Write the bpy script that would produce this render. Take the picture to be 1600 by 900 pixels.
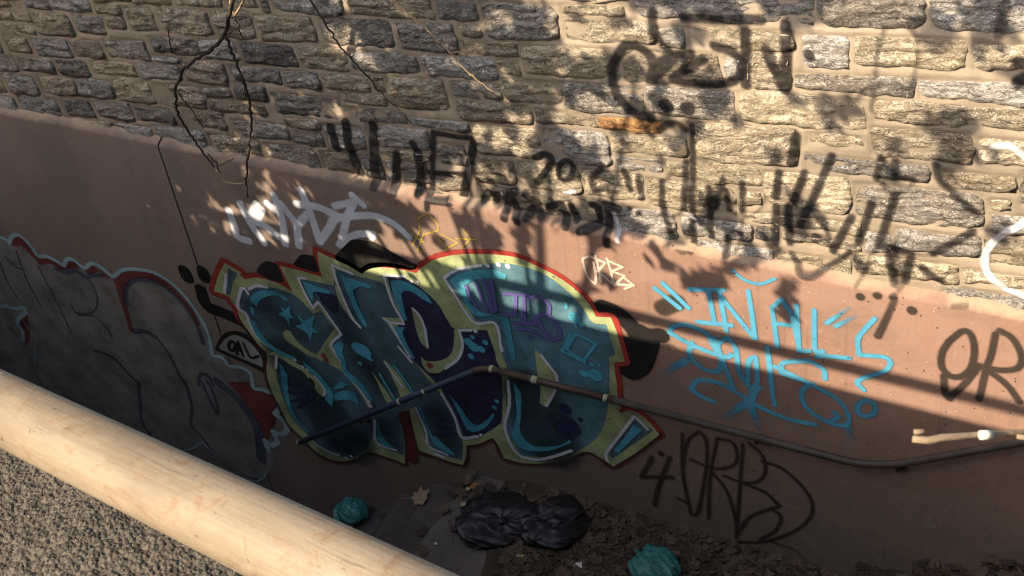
import bpy, bmesh, math, random
import numpy as np
from mathutils import Vector, Matrix
from mathutils.bvhtree import BVHTree
from mathutils.geometry import tessellate_polygon
random.seed(7); rng = np.random.default_rng(7)
for o in list(bpy.data.objects): bpy.data.objects.remove(o)
scene = bpy.context.scene
COL = scene.collection

# ------------------------------------------------------------------ camera
FPX = 2100.0
CAM = np.array([3.0, -4.4386, 5.636])          # wall face is the plane Y = 0, the stair landing is Z = 0
yaw, pitch, roll = [math.radians(a) for a in (-32.64, 38.12, 8.72)]
fw = np.array([math.sin(yaw)*math.cos(pitch), math.cos(yaw)*math.cos(pitch), -math.sin(pitch)])
rt = np.array([math.cos(yaw), -math.sin(yaw), 0.0]); dn = np.cross(fw, rt)
RT = math.cos(roll)*rt + math.sin(roll)*dn; DN = -math.sin(roll)*rt + math.cos(roll)*dn
cam_d = bpy.data.cameras.new('camera'); cam = bpy.data.objects.new('camera', cam_d); COL.objects.link(cam)
cam_d.sensor_width = 36.0; cam_d.lens = FPX/1600*36; cam_d.clip_start = 0.02; cam_d.clip_end = 500
M = Matrix.Identity(4)
for i in range(3):
    M[i][0] = RT[i]; M[i][1] = -DN[i]; M[i][2] = -fw[i]; M[i][3] = CAM[i]
cam.matrix_world = M
cam_d.dof.use_dof = True; cam_d.dof.focus_distance = 6.8; cam_d.dof.aperture_fstop = cam_d.lens/0.9
scene.camera = cam

# ------------------------------------------------------------------ sky, sun, exposure
SUN = np.array([0.6, 1.0, -0.886]); SUN /= np.linalg.norm(SUN)
world = bpy.data.worlds.new('World'); scene.world = world; world.use_nodes = True
wn = world.node_tree.nodes; bg = wn['Background']
sky = wn.new('ShaderNodeTexSky'); sky.sky_type = 'NISHITA'; sky.sun_disc = False
sky.sun_elevation = math.asin(-SUN[2]); sky.sun_rotation = math.atan2(-SUN[0], -SUN[1])
sky.air_density = 1.0; sky.dust_density = 3.5; sky.ozone_density = .8
world.node_tree.links.new(sky.outputs[0], bg.inputs[0]); bg.inputs[1].default_value = 0.108
sun_d = bpy.data.lights.new('sun', 'SUN'); sun = bpy.data.objects.new('sun', sun_d); COL.objects.link(sun)
sun_d.energy = 3.5; sun_d.angle = math.radians(0.36); sun_d.color = (1.0, 0.80, 0.58)
sun.location = (-6, -12, 14); sun.rotation_euler = Vector(SUN).to_track_quat('-Z', 'Y').to_euler()
scene.view_settings.view_transform = 'Standard'; scene.view_settings.look = 'None'
scene.view_settings.gamma = 1.0; scene.view_settings.exposure = 1.5
scene.cycles.transparent_max_bounces = 24
scene.cycles.max_bounces = 8
scene.cycles.filter_width = 1.05

# ------------------------------------------------------------------ numeric helpers
def ray(x, y):
    x = np.asarray(x, float); y = np.asarray(y, float)
    return ((x-800)/FPX)[..., None]*RT + ((y-450)/FPX)[..., None]*DN + fw
def on_wall(x, y, Y=0.0):                      # photo pixel -> (X, Z) on the plane Y
    d = ray(x, y); t = (Y-CAM[1])/d[..., 1]
    return CAM[0]+d[..., 0]*t, CAM[2]+d[..., 2]*t
def on_floor(x, y, z=0.0):
    d = ray(x, y); t = (z-CAM[2])/d[..., 2]
    return CAM[0]+d[..., 0]*t, CAM[1]+d[..., 1]*t
def to_px(P):
    c = np.asarray(P)-CAM; z = c@fw
    return 800+FPX*(c@RT)/z, 450+FPX*(c@DN)/z
CROP = dict(A=(0,0,4), B=(400,0,4), C=(800,0,4), D=(1200,0,4), E=(200,150,4), F=(600,200,4), G=(900,200,4), H=(1200,225,4),
            M1=(330,380,5), M2=(640,380,4.444), M3=(380,540,4.5), M4=(680,540,4.444), L1=(0,350,5), K4=(0,298,2.963),
            K5=(530,298,2.963), K7=(0,596,2.963), K8=(530,596,2.963), K9=(1060,596,2.963), BT=(1000,420,3.215),
            R7=(1240,420,4.444), P=(0,0,1))
def px(crop, s):
    x0, y0, k = CROP[crop]
    return [(x0+float(a.split(',')[0])/k, y0+float(a.split(',')[1])/k) for a in s.split()]
def hash2(i, j, seed):
    h = (i*374761393 + j*668265263 + seed*2147483647) & 0xffffffff
    h = ((h ^ (h >> 13))*1274126177) & 0xffffffff
    return ((h ^ (h >> 16)) & 0xffff)/65535.0
def vnoise(x, y, seed=0):
    x = np.asarray(x, float); y = np.asarray(y, float)
    xi = np.floor(x).astype(np.int64); yi = np.floor(y).astype(np.int64); fx = x-xi; fy = y-yi
    fx = fx*fx*(3-2*fx); fy = fy*fy*(3-2*fy)
    a = hash2(xi, yi, seed); b = hash2(xi+1, yi, seed); c = hash2(xi, yi+1, seed); d = hash2(xi+1, yi+1, seed)
    return (a*(1-fx)+b*fx)*(1-fy) + (c*(1-fx)+d*fx)*fy
def fbm(x, y, seed=0, oct=4, gain=0.5):
    s = 0; a = 1.0; t = 0
    for k in range(oct):
        s = s+a*vnoise(x*2**k+17.3*k, y*2**k-9.1*k, seed+k); t += a; a *= gain
    return s/t*2-1
def smooth(a, b, x):
    t = np.clip((x-a)/(b-a), 0, 1); return t*t*(3-2*t)
def spline(pts, closed=False, step=3.0, corner=55):
    P = [np.array(p, float) for p in pts]; n = len(P)
    if n < 3: return P
    def is_corner(i):
        if not closed and i in (0, n-1): return True
        a = P[i]-P[i-1]; b = P[(i+1) % n]-P[i]
        c = a@b/(np.linalg.norm(a)*np.linalg.norm(b)+1e-9)
        return math.degrees(math.acos(max(-1, min(1, c)))) > corner
    cor = [is_corner(i) for i in range(n)]
    out = []
    for i in range(n if closed else n-1):
        p1 = P[i]; p2 = P[(i+1) % n]
        p0 = P[i-1] if not cor[i] else 2*p1-p2
        p3 = P[(i+2) % n] if not cor[(i+1) % n] else 2*p2-p1
        m = max(1, int(np.linalg.norm(p2-p1)/step))
        for k in range(m):
            t = k/m
            out.append(0.5*((2*p1)+(-p0+p2)*t+(2*p0-5*p1+4*p2-p3)*t*t+(-p0+3*p1-3*p2+p3)*t**3))
    if not closed: out.append(P[-1])
    return out

# ------------------------------------------------------------------ scene helpers
def tag(o, label=None, cat=None, group=None, kind=None):
    for k, v in (('label', label), ('category', cat), ('group', group), ('kind', kind)):
        if v: o[k] = v
    return o
def empty(name, loc, label, cat, group=None):
    o = bpy.data.objects.new(name, None); COL.objects.link(o); o.location = Vector(loc); o.empty_display_size = 0.1
    return tag(o, label, cat, group)
def thing(*a):
    o = empty(*a); o['kind'] = 'thing'; return o
def wloc(o):
    v = Vector(o.location)
    while o.parent: o = o.parent; v = v+Vector(o.location)
    return v
def make(name, verts, faces, mat, parent=None, loc=(0, 0, 0), shade=True, attrs=None):
    """one mesh object; verts are given relative to the world point loc"""
    me = bpy.data.meshes.new(name)
    V = np.asarray(verts, np.float32).reshape(-1, 3)
    if isinstance(faces, np.ndarray):
        k = faces.shape[1]; n = len(faces)
        me.vertices.add(len(V)); me.vertices.foreach_set('co', V.ravel())
        me.loops.add(n*k); me.loops.foreach_set('vertex_index', faces.astype(np.int32).ravel())
        me.polygons.add(n); me.polygons.foreach_set('loop_start', np.arange(n, dtype=np.int32)*k)
        me.update(calc_edges=True)
    else:
        me.from_pydata([tuple(map(float, v)) for v in V], [], faces)
    if attrs:
        for an, av in attrs.items():
            at = me.attributes.new(an, 'FLOAT', 'POINT'); at.data.foreach_set('value', np.asarray(av, np.float32))
    me.validate(); me.update()
    if shade and len(me.polygons): me.polygons.foreach_set('use_smooth', np.ones(len(me.polygons), bool))
    if mat: me.materials.append(mat)
    o = bpy.data.objects.new(name, me); COL.objects.link(o)
    if parent:
        o.parent = parent; o.location = Vector(loc)-wloc(parent)
    else: o.location = Vector(loc)
    return o
def gridfaces(nu, nv):                         # verts indexed j*nu+i
    i, j = np.meshgrid(np.arange(nu-1), np.arange(nv-1)); a = (j*nu+i).ravel()
    return np.stack([a, a+1, a+nu+1, a+nu], 1)
def tube(path, radii, sides=10, cap=True):
    path = [np.array(p, float) for p in path]; n = len(path); V = []; F = []
    up = np.array([0.13, 0.31, 0.94])
    for i in range(n):
        t = path[min(i+1, n-1)]-path[max(i-1, 0)]; t /= np.linalg.norm(t)
        a = np.cross(t, up); 
        if np.linalg.norm(a) < 1e-3: a = np.cross(t, [1, 0, 0])
        a /= np.linalg.norm(a); b = np.cross(t, a)
        r = radii if np.isscalar(radii) else radii[i]
        for k in range(sides):
            th = 2*math.pi*k/sides; V.append(path[i]+r*(math.cos(th)*a+math.sin(th)*b))
    for i in range(n-1):
        for k in range(sides):
            F.append((i*sides+k, i*sides+(k+1) % sides, (i+1)*sides+(k+1) % sides, (i+1)*sides+k))
    if cap:
        F.append(tuple(range(sides-1, -1, -1))); F.append(tuple((n-1)*sides+k for k in range(sides)))
    return V, F
def joinvf(parts):
    V = []; F = []
    for v, f in parts:
        o = len(V); V += list(v); F += [tuple(o+i for i in q) for q in f]
    return V, F
def boxvf(x0, x1, y0, y1, z0, z1):
    V = [(x, y, z) for z in (z0, z1) for y in (y0, y1) for x in (x0, x1)]
    return V, [(0, 2, 3, 1), (4, 5, 7, 6), (0, 1, 5, 4), (2, 6, 7, 3), (0, 4, 6, 2), (1, 3, 7, 5)]

# ------------------------------------------------------------------ materials
class NT:
    def __init__(s, name):
        s.m = bpy.data.materials.new(name); s.m.use_nodes = True; s.t = s.m.node_tree; s.n = s.t.nodes
        s.b = s.n['Principled BSDF']; s.out = s.n['Material Output']
    def new(s, typ, **kw):
        n = s.n.new('ShaderNode'+typ)
        for k, v in kw.items(): setattr(n, k, v)
        return n
    def link(s, a, b): s.t.links.new(a, b)
    def setin(s, sock, v):
        if hasattr(v, 'links') or isinstance(v, bpy.types.NodeSocket): s.link(v, sock)
        else: sock.default_value = v
    def pos(s): return s.new('NewGeometry').outputs['Position']
    def obj(s): return s.new('TexCoord').outputs['Object']
    def mapping(s, vec, scale=(1, 1, 1), loc=(0, 0, 0), rot=(0, 0, 0)):
        m = s.new('Mapping'); s.link(vec, m.inputs[0]); m.inputs['Location'].default_value = loc
        m.inputs['Rotation'].default_value = rot; m.inputs['Scale'].default_value = scale; return m.outputs[0]
    def noise(s, vec, scale, detail=4, rough=0.55, dist=0.0):
        n = s.new('TexNoise'); s.link(vec, n.inputs['Vector']); n.inputs['Scale'].default_value = scale
        n.inputs['Detail'].default_value = detail; n.inputs['Roughness'].default_value = rough
        n.inputs['Distortion'].default_value = dist; return n.outputs['Fac']
    def voro(s, vec, scale, feature='F1', out='Distance', rnd=1.0):
        n = s.new('TexVoronoi'); n.feature = feature; s.link(vec, n.inputs['Vector']); n.inputs['Scale'].default_value = scale
        n.inputs['Randomness'].default_value = rnd; return n.outputs[out]
    def ramp(s, fac, *stops):
        r = s.new('ValToRGB'); s.link(fac, r.inputs[0]); e = r.color_ramp.elements
        while len(e) < len(stops): e.new(0.5)
        for i, (p, c) in enumerate(stops):
            e[i].position = p; e[i].color = (c, c, c, 1) if np.isscalar(c) else (*c, 1)
        return r.outputs[0]
    def mix(s, fac, a, b, mode='MIX'):
        m = s.new('Mix'); m.data_type = 'RGBA'; m.blend_type = mode
        s.setin(m.inputs['Factor'], fac)
        for sock, v in ((m.inputs[6], a), (m.inputs[7], b)):
            if isinstance(v, tuple): sock.default_value = (*v, 1) if len(v) == 3 else v
            else: s.link(v, sock)
        return m.outputs[2]
    def math(s, op, a, b=0.0, c=0.0, clamp=False):
        m = s.new('Math', operation=op); m.use_clamp = clamp
        for i, v in enumerate((a, b, c)): s.setin(m.inputs[i], v)
        return m.outputs[0]
    def mapr(s, v, a, b, c=0.0, d=1.0):
        m = s.new('MapRange'); s.setin(m.inputs[0], v)
        for i, q in enumerate((a, b, c, d)): m.inputs[i+1].default_value = q
        return m.outputs[0]
    def sep(s, vec):
        x = s.new('SeparateXYZ'); s.link(vec, x.inputs[0]); return x.outputs
    def attr(s, name):
        a = s.new('Attribute'); a.attribute_name = name; return a.outputs['Fac']
    def rand(s): return s.new('ObjectInfo').outputs['Random']
    def bump(s, h, strength=0.5, dist=0.01, prev=None):
        b = s.new('Bump'); b.inputs['Strength'].default_value = strength; b.inputs['Distance'].default_value = dist
        s.link(h, b.inputs['Height'])
        if prev: s.link(prev, b.inputs['Normal'])
        return b.outputs[0]
    def fin(s, color=None, rough=0.8, normal=None, spec=0.3, metal=0.0):
        if color is not None:
            if isinstance(color, tuple): s.b.inputs['Base Color'].default_value = (*color, 1)
            else: s.link(color, s.b.inputs['Base Color'])
        s.setin(s.b.inputs['Roughness'], rough)
        if normal is not None: s.link(normal, s.b.inputs['Normal'])
        s.b.inputs['Specular IOR Level'].default_value = spec; s.b.inputs['Metallic'].default_value = metal
        return s.m

def pits(N, p):
    """air-bubble holes of the cast concrete, the same through every coat of paint"""
    v = N.voro(p, 27.0); rnd = N.sep(N.voro(p, 27.0, out='Color'))[0]
    size = N.mapr(rnd, 0.40, 1.0, 0.0, 0.15)
    return N.math('LESS_THAN', v, size)
def concrete_bump(N, p, hole):
    f = N.noise(p, 9.0, 6, 0.62); g = N.noise(p, 160.0, 3, 0.6)
    n = N.bump(f, 0.35, 0.02); n = N.bump(g, 0.35, 0.004, n)
    h = N.math('SUBTRACT', 1.0, hole); return N.bump(h, 0.7, 0.006, n)

def m_concrete():
    N = NT('painted_concrete'); p = N.pos(); x, y, z = N.sep(p)
    c = N.mix(N.ramp(N.noise(p, 1.3, 5, .6), (.3, 0), (.7, 1)), (.230, .140, .104), (.274, .171, .129))
    c = N.mix(N.math('MULTIPLY', N.ramp(N.noise(p, 14, 6, .7), (.45, 0), (.8, 1)), .35), c, (.35, .24, .20))
    c = N.mix(N.math('MULTIPLY', N.ramp(N.noise(p, 60, 3, .7), (.5, 0), (.75, 1)), .25), c, (.22, .13, .105))
    dr = N.noise(N.mapping(p, (26, 1, 1.1)), 1.0, 4, .6)
    c = N.mix(N.math('MULTIPLY', N.ramp(dr, (.54, 0), (.64, 1)), .38), c, (.145, .105, .082))
    rp = N.noise(N.mapping(p, (1.1, 1, 2.3), (4, 0, 7)), 1.0, 2, .4, .3)
    c = N.mix(N.math('MULTIPLY', N.ramp(rp, (.49, 0), (.52, 1)), .30), c, (.30, .200, .165))
    sc = N.noise(N.mapping(p, (3, 3, 90), (0, 0, 3), (0, .5, 0)), 1.0, 3, .7)
    c = N.mix(N.math('MULTIPLY', N.ramp(sc, (.68, 0), (.72, 1)), .35), c, (.44, .34, .28))
    bl = N.noise(N.mapping(p, (1, 1, 1), (8, 1, 2)), 3.3, 7, .72)
    c = N.mix(N.math('MULTIPLY', N.ramp(bl, (.52, 0), (.64, 1)), .35), c, (.155, .112, .09))
    fl = N.noise(N.mapping(p, (1, 1, 1), (5, 3, 9)), 16, 7, .75)
    c = N.mix(N.math('MULTIPLY', N.ramp(fl, (.66, 0), (.68, 1)), .55), c, (.36, .30, .255))
    # dirty foot of the wall, carried higher to paint in shade, ragged upper edge
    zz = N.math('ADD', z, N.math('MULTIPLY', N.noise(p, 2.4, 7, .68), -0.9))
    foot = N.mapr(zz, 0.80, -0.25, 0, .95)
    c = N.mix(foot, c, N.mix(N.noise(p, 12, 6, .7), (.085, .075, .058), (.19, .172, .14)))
    # grey-green water stains running down from the ledge on the old left part
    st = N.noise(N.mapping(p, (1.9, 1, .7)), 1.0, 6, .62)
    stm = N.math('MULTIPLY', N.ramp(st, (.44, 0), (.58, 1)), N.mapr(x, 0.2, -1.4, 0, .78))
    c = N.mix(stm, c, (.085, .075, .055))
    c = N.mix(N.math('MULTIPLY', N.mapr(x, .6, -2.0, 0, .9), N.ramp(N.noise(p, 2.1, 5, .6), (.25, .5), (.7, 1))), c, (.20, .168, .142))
    # sandy mortar smeared along the top of the ledge
    lz = N.math('ADD', z, N.math('MULTIPLY', N.noise(p, 7, 5, .6), 0.10))
    led = N.mapr(lz, LEDGE+.045, LEDGE+.075, 0, .9)
    c = N.mix(led, c, N.mix(N.noise(p, 30, 4, .6), (.30, .225, .16), (.42, .33, .24)))
    sp = N.voro(N.mapping(p, (1, 1, 1), (3.1, 0, 1.7)), 34); sr = N.sep(N.voro(N.mapping(p, (1, 1, 1), (3.1, 0, 1.7)), 34, out='Color'))[1]
    c = N.mix(N.math('LESS_THAN', sp, N.mapr(sr, .78, 1, 0, .09)), c, (.55, .48, .40))
    h = pits(N, p); c = N.mix(N.math('MULTIPLY', h, .8), c, (.03, .025, .02))
    return N.fin(c, .82, concrete_bump(N, p, h), .25)
def m_paint(name, col, rough=.6, soft=None, var=.16, wear=.0, attr=True, opacity=1.0, pitted=True, grain=240):
    """sprayed paint: mesh attribute 'a' is how thick the coat is; thin coats break up into specks"""
    N = NT(name); p = N.pos()
    dark = tuple(v*(1-var*1.6) for v in col); lite = tuple(min(1, v*(1+var)) for v in col)
    c = N.mix(N.ramp(N.noise(p, 5, 5, .62), (.3, 0), (.72, 1)), dark, lite)
    nrm = None
    if pitted:
        h = pits(N, p); c = N.mix(N.math('MULTIPLY', h, .8), c, (.03, .025, .02)); nrm = concrete_bump(N, p, h)
    N.fin(c, rough, nrm, .3)
    if attr or wear:
        a = N.attr('a') if attr else None
        g = N.noise(p, grain, 2, .6)
        if attr:
            a2 = N.math('SUBTRACT', N.math('MULTIPLY', a, 1.75), N.math('MULTIPLY', g, .75), clamp=True)
            if opacity < 1: a2 = N.math('MULTIPLY', a2, opacity)
        else: a2 = N.ramp(N.noise(p, 26, 6, .72), (.30, 1-wear), (.37, 1.0))
        tr = N.new('BsdfTransparent'); mx = N.new('MixShader')
        N.link(a2, mx.inputs[0]); N.link(tr.outputs[0], mx.inputs[1]); N.link(N.b.outputs[0], mx.inputs[2])
        N.link(mx.outputs[0], N.out.inputs[0])
    return N.m
def m_mortar():
    N = NT('lime_mortar'); p = N.pos()
    c = N.mix(N.ramp(N.noise(p, 2.2, 6, .6), (.32, 0), (.68, 1)), (.315, .265, .203), (.405, .343, .268))
    c = N.mix(N.math('MULTIPLY', N.ramp(N.noise(p, 180, 2, .6), (.5, 0), (.72, 1)), .5), c, (.22, .17, .12))
    c = N.mix(N.math('MULTIPLY', N.ramp(N.noise(p, 1.1, 4, .6, .5), (.45, 0), (.62, 1)), .6), c, (.165, .145, .118))
    n = N.bump(N.noise(p, 14, 5, .6), .35, .015); n = N.bump(N.noise(p, 260, 2, .6), .5, .003, n)
    return N.fin(c, .95, n, .1)
def m_stone(name, tone):
    """schist: thin wavy foliation, silvery mica, tan and rusty bands"""
    N = NT(name); o = N.obj(); r = N.rand()
    off = N.new('CombineXYZ'); N.link(N.math('MULTIPLY', r, 37.0), off.inputs[0]); N.link(N.math('MULTIPLY', r, 91.0), off.inputs[2])
    add = N.new('VectorMath', operation='ADD'); N.link(o, add.inputs[0]); N.link(off.outputs[0], add.inputs[1]); v = add.outputs[0]
    warp = N.new('VectorMath', operation='ADD'); wv = N.new('CombineXYZ')
    N.link(N.math('MULTIPLY', N.math('SUBTRACT', N.noise(v, 9, 3, .6), .5), .09), wv.inputs[2]); N.link(v, warp.inputs[0]); N.link(wv.outputs[0], warp.inputs[1])
    w = warp.outputs[0]
    lay = N.noise(N.mapping(w, (5, 5, 46)), 1.0, 7, .74)
    fine = N.noise(N.mapping(w, (40, 40, 190)), 1.0, 5, .75)
    patch = N.noise(v, 8, 5, .6)
    d, m_, l, tan = tone
    c = N.ramp(lay, (.36, d), (.48, m_), (.62, l))
    c = N.mix(N.math('MULTIPLY', N.ramp(patch, (.45, 0), (.62, 1)), .55), c, tan)
    mica = N.noise(N.mapping(w, (120, 120, 330)), 1.0, 3, .7)
    c = N.mix(N.math('MULTIPLY', N.ramp(fine, (.50, 0), (.64, 1)), .75), c, tuple(min(.66, q*1.6) for q in l))
    c = N.mix(N.math('MULTIPLY', N.ramp(mica, (.56, 0), (.66, 1)), .8), c, tuple(min(.72, q*1.9) for q in l))
    c = N.mix(N.math('MULTIPLY', N.ramp(mica, (.36, 1), (.45, 0)), .75), c, tuple(q*.4 for q in d))
    c = N.mix(N.math('MULTIPLY', N.ramp(fine, (.30, 1), (.45, 0)), .8), c, tuple(q*.35 for q in d))
    hsv = N.new('HueSaturation'); N.link(c, hsv.inputs['Color']); N.link(N.mapr(r, 0, 1, 1.1, 1.8), hsv.inputs['Value']); hsv.inputs['Saturation'].default_value = .95
    n = N.bump(lay, 1.0, .030); n = N.bump(fine, 1.0, .016, n); n = N.bump(mica, .8, .006, n); n = N.bump(N.noise(v, 34, 4, .65), .6, .016, n)
    return N.fin(hsv.outputs[0], .72, n, .35)
def m_simple(name, a, b, scale=8, rough=.8, bump=.3, bd=.01, spec=.3, metal=0, use_obj=False, mapping=None):
    N = NT(name); p = N.obj() if use_obj else N.pos()
    if mapping: p = N.mapping(p, mapping)
    c = N.mix(N.ramp(N.noise(p, scale, 6, .62), (.3, 0), (.7, 1)), a, b)
    return N.fin(c, rough, N.bump(N.noise(p, scale*4, 5, .6), bump, bd), spec, metal)

LEDGE = float(on_wall(900., 360.)[1])
MAT = {}
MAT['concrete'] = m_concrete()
MAT['mortar'] = m_mortar()
TONES = [((.055, .052, .048), (.165, .155, .138), (.34, .32, .285), (.24, .19, .13)),
         ((.065, .057, .046), (.215, .180, .135), (.42, .365, .285), (.34, .255, .155)),
         ((.045, .043, .043), (.110, .105, .100), (.24, .23, .215), (.18, .15, .115)),
         ((.085, .070, .050), (.30, .245, .170), (.52, .44, .325), (.42, .32, .20)),
         ((.070, .066, .060), (.24, .228, .205), (.48, .46, .42), (.30, .255, .20))]
MAT['stones'] = [m_stone('schist_stone', t) for t in TONES]
MAT['orange_stone'] = m_stone('rusty_schist', ((.11, .05, .02), (.36, .17, .06), (.52, .27, .11), (.42, .19, .06)))

# ------------------------------------------------------------------ stone wall: stones as traced (top-left, bottom-right of each)
STONES = {
'A': """-60,-30,125,40 165,-20,315,65 325,-10,570,70 590,-40,830,18 845,-40,1065,35 1100,-30,1380,40 600,38,755,85 1440,-30,1600,45
-60,60,75,125 90,75,200,130 215,90,465,215 470,100,660,210 670,105,780,165 795,55,975,180 1000,65,1325,210 1345,80,1590,220
50,160,220,210 700,185,915,240 -60,170,15,320 45,235,200,325 210,250,445,345 455,255,640,345 660,255,930,365 945,205,1235,330 1255,245,1480,360 1510,265,1850,400
-40,355,110,430 120,360,340,445 355,375,560,465 590,390,855,470 865,395,1135,500 955,345,1125,375 1150,390,1430,535 1455,385,1745,510
-60,480,30,560 45,480,245,590 255,485,480,580 490,505,715,605 720,505,960,630 965,530,1280,670 1290,560,1440,610 1450,510,1670,625
-60,605,115,690 125,615,395,745 400,615,590,725 600,640,830,740 845,670,1095,770 1115,690,1430,830
415,725,500,765 520,755,715,815 735,785,960,865 975,795,1300,930""",
'E': """520,35,860,125 920,0,1330,125 1340,30,1710,150 680,165,1010,280 910,135,1230,200 1035,230,1225,320 525,255,840,390 865,310,1205,490
1245,190,1480,330 1510,190,1590,330 1230,355,1440,490 1460,350,1600,500""",
'B': """-40,-30,75,60 110,-40,540,80 570,-40,1095,100 1140,20,1380,125 1425,30,1890,240 15,110,375,255 420,125,850,275 890,145,1255,315 1295,155,1395,220
1295,260,1620,350 -30,268,250,400 275,300,570,430 600,320,1010,445 1050,360,1495,490 1515,390,1640,455 -40,415,150,510 170,440,395,545 430,460,700,550 720,490,800,570
835,490,1200,680 1250,530,1530,605 -30,550,75,640 515,575,805,640 550,645,935,770 970,700,1330,835 1285,640,1715,775
-30,670,55,725 590,790,690,880 715,790,1090,930""",
'C': """380,-40,700,10 330,45,685,95 780,-40,1870,130 330,130,870,255 930,195,1085,280 1125,190,1745,300 85,300,660,480 700,320,1305,520 1365,380,1410,470 1490,330,1770,550
-40,505,300,640 340,530,830,700 870,560,1380,750 1440,590,2190,800 160,690,515,800 570,750,1100,835 1140,775,1780,1030""",
'D': """330,-40,985,160 1050,-40,1680,190 235,235,490,415 570,240,1220,415 1320,290,1680,430 200,470,910,600 970,510,1680,660 690,640,1680,800 270,850,560,890""",
'F': """0,50,290,190 320,110,520,230 110,190,290,340 300,290,500,380 570,-10,975,180 1010,10,1415,230 560,190,840,345 860,220,1225,400 605,345,760,505 300,390,520,470 795,395,1330,610
-10,210,85,330""",
'G': """250,50,690,190 245,185,545,285 580,215,1155,370 70,275,440,480 470,330,990,550 1015,400,1140,480 170,490,630,730 650,565,1080,690 730,705,1240,835""",
'H': """205,80,980,250 660,-85,1250,100 1310,-20,1680,120 1130,190,1530,325 1400,360,1500,425 560,260,1330,520 0,180,520,420 1395,450,1680,560 -110,440,560,550 590,560,790,660
120,570,555,680 820,545,1300,690 1350,600,1680,750 80,690,520,840 570,700,1160,890 1230,800,1680,900""",
'P': "1482,452,1625,505"}
TILT = math.radians(4.9); E1 = np.array([math.cos(TILT), math.sin(TILT)]); E2 = np.array([-E1[1], E1[0]])
SY = 0.055                                      # plane of the mortar face
rects = []                                      # u0,u1,v0,v1 in the course-aligned frame
for k, s in STONES.items():
    x0, y0, sc = CROP[k]
    for q in s.split():
        a = [float(t) for t in q.split(',')]
        X, Z = on_wall(np.array([x0+a[0]/sc, x0+a[2]/sc]), np.array([y0+a[1]/sc, y0+a[3]/sc]), SY)
        P = np.stack([X, Z], 1); u = P@E1; v = P@E2
        rects.append([u[0]-.019, u[1]+.019, v[1]-.017, v[0]+.017, k == 'C' and a[0] == 570])
rects.sort(key=lambda r: -(r[1]-r[0])*(r[3]-r[2]))
keep = []
GAP = 0.014
for r in rects:                                 # trim small overlaps, drop duplicates
    ok = True
    for _ in range(3):
        for s in keep:
            du = min(r[1], s[1])-max(r[0], s[0])+GAP; dv = min(r[3], s[3])-max(r[2], s[2])+GAP
            if du > 0 and dv > 0:
                if du < dv:
                    if r[0]+r[1] < s[0]+s[1]: r[1] -= du
                    else: r[0] += du
                else:
                    if r[2]+r[3] < s[2]+s[3]: r[3] -= dv
                    else: r[2] += dv
        if r[1]-r[0] < .045 or r[3]-r[2] < .03: ok = False; break
    if ok: keep.append(r)
# filler stones wherever nothing was traced (gaps and the wall beyond the picture)
UC = .01; U0, U1, V0, V1 = -5.2, 5.2, 1.2, 5.0
occ = np.zeros((int((V1-V0)/UC), int((U1-U0)/UC)), bool)
def mark(r, g=GAP):
    occ[max(0, int((r[2]-V0-g)/UC)):max(0, int((r[3]-V0+g)/UC)), max(0, int((r[0]-U0-g)/UC)):max(0, int((r[1]-U0+g)/UC))] = True
for r in keep: mark(r)
filler = []
vv = V0; fine_pass = False
while True:
    if vv >= V1-.2:
        if fine_pass: break
        vv = V0; fine_pass = True
    h = random.choice([.05, .06, .075]) if fine_pass else random.choice([.09, .11, .125, .14, .16]); uu = U0; j0 = int((vv-V0)/UC); j1 = int((vv+h-V0)/UC)
    while uu < U1-.3:
        i0 = int((uu-U0)/UC)
        if occ[j0:j1, i0].any(): uu += UC; continue
        w = random.uniform(.16, .46); i1 = i0
        while i1 < occ.shape[1]-1 and (i1-i0)*UC < w and not occ[j0:j1, i1].any(): i1 += 1
        if (i1-i0)*UC > .07:
            r = [uu, U0+i1*UC, vv, vv+h, False]; filler.append(r); mark(r, GAP+.008)
        uu = U0+i1*UC+.012
    vv += h*.5+.03
def rect_world(r):
    c = E1*((r[0]+r[1])/2)+E2*((r[2]+r[3])/2); return c
stones = [(r, True) for r in keep]; far = []
for r in filler:
    c = rect_world(r); x, y = to_px((c[0], SY, c[1]))
    if c[1] < LEDGE-.12 or c[0] < -5 or c[0] > 4.8: continue
    if -140 < x < 1740 and -110 < y < 640: stones.append((r, True))
    else: far.append(r)
stones = [s for s in stones if rect_world(s[0])[1]+(s[0][3]-s[0][2])/2 > LEDGE-.02]

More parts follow.
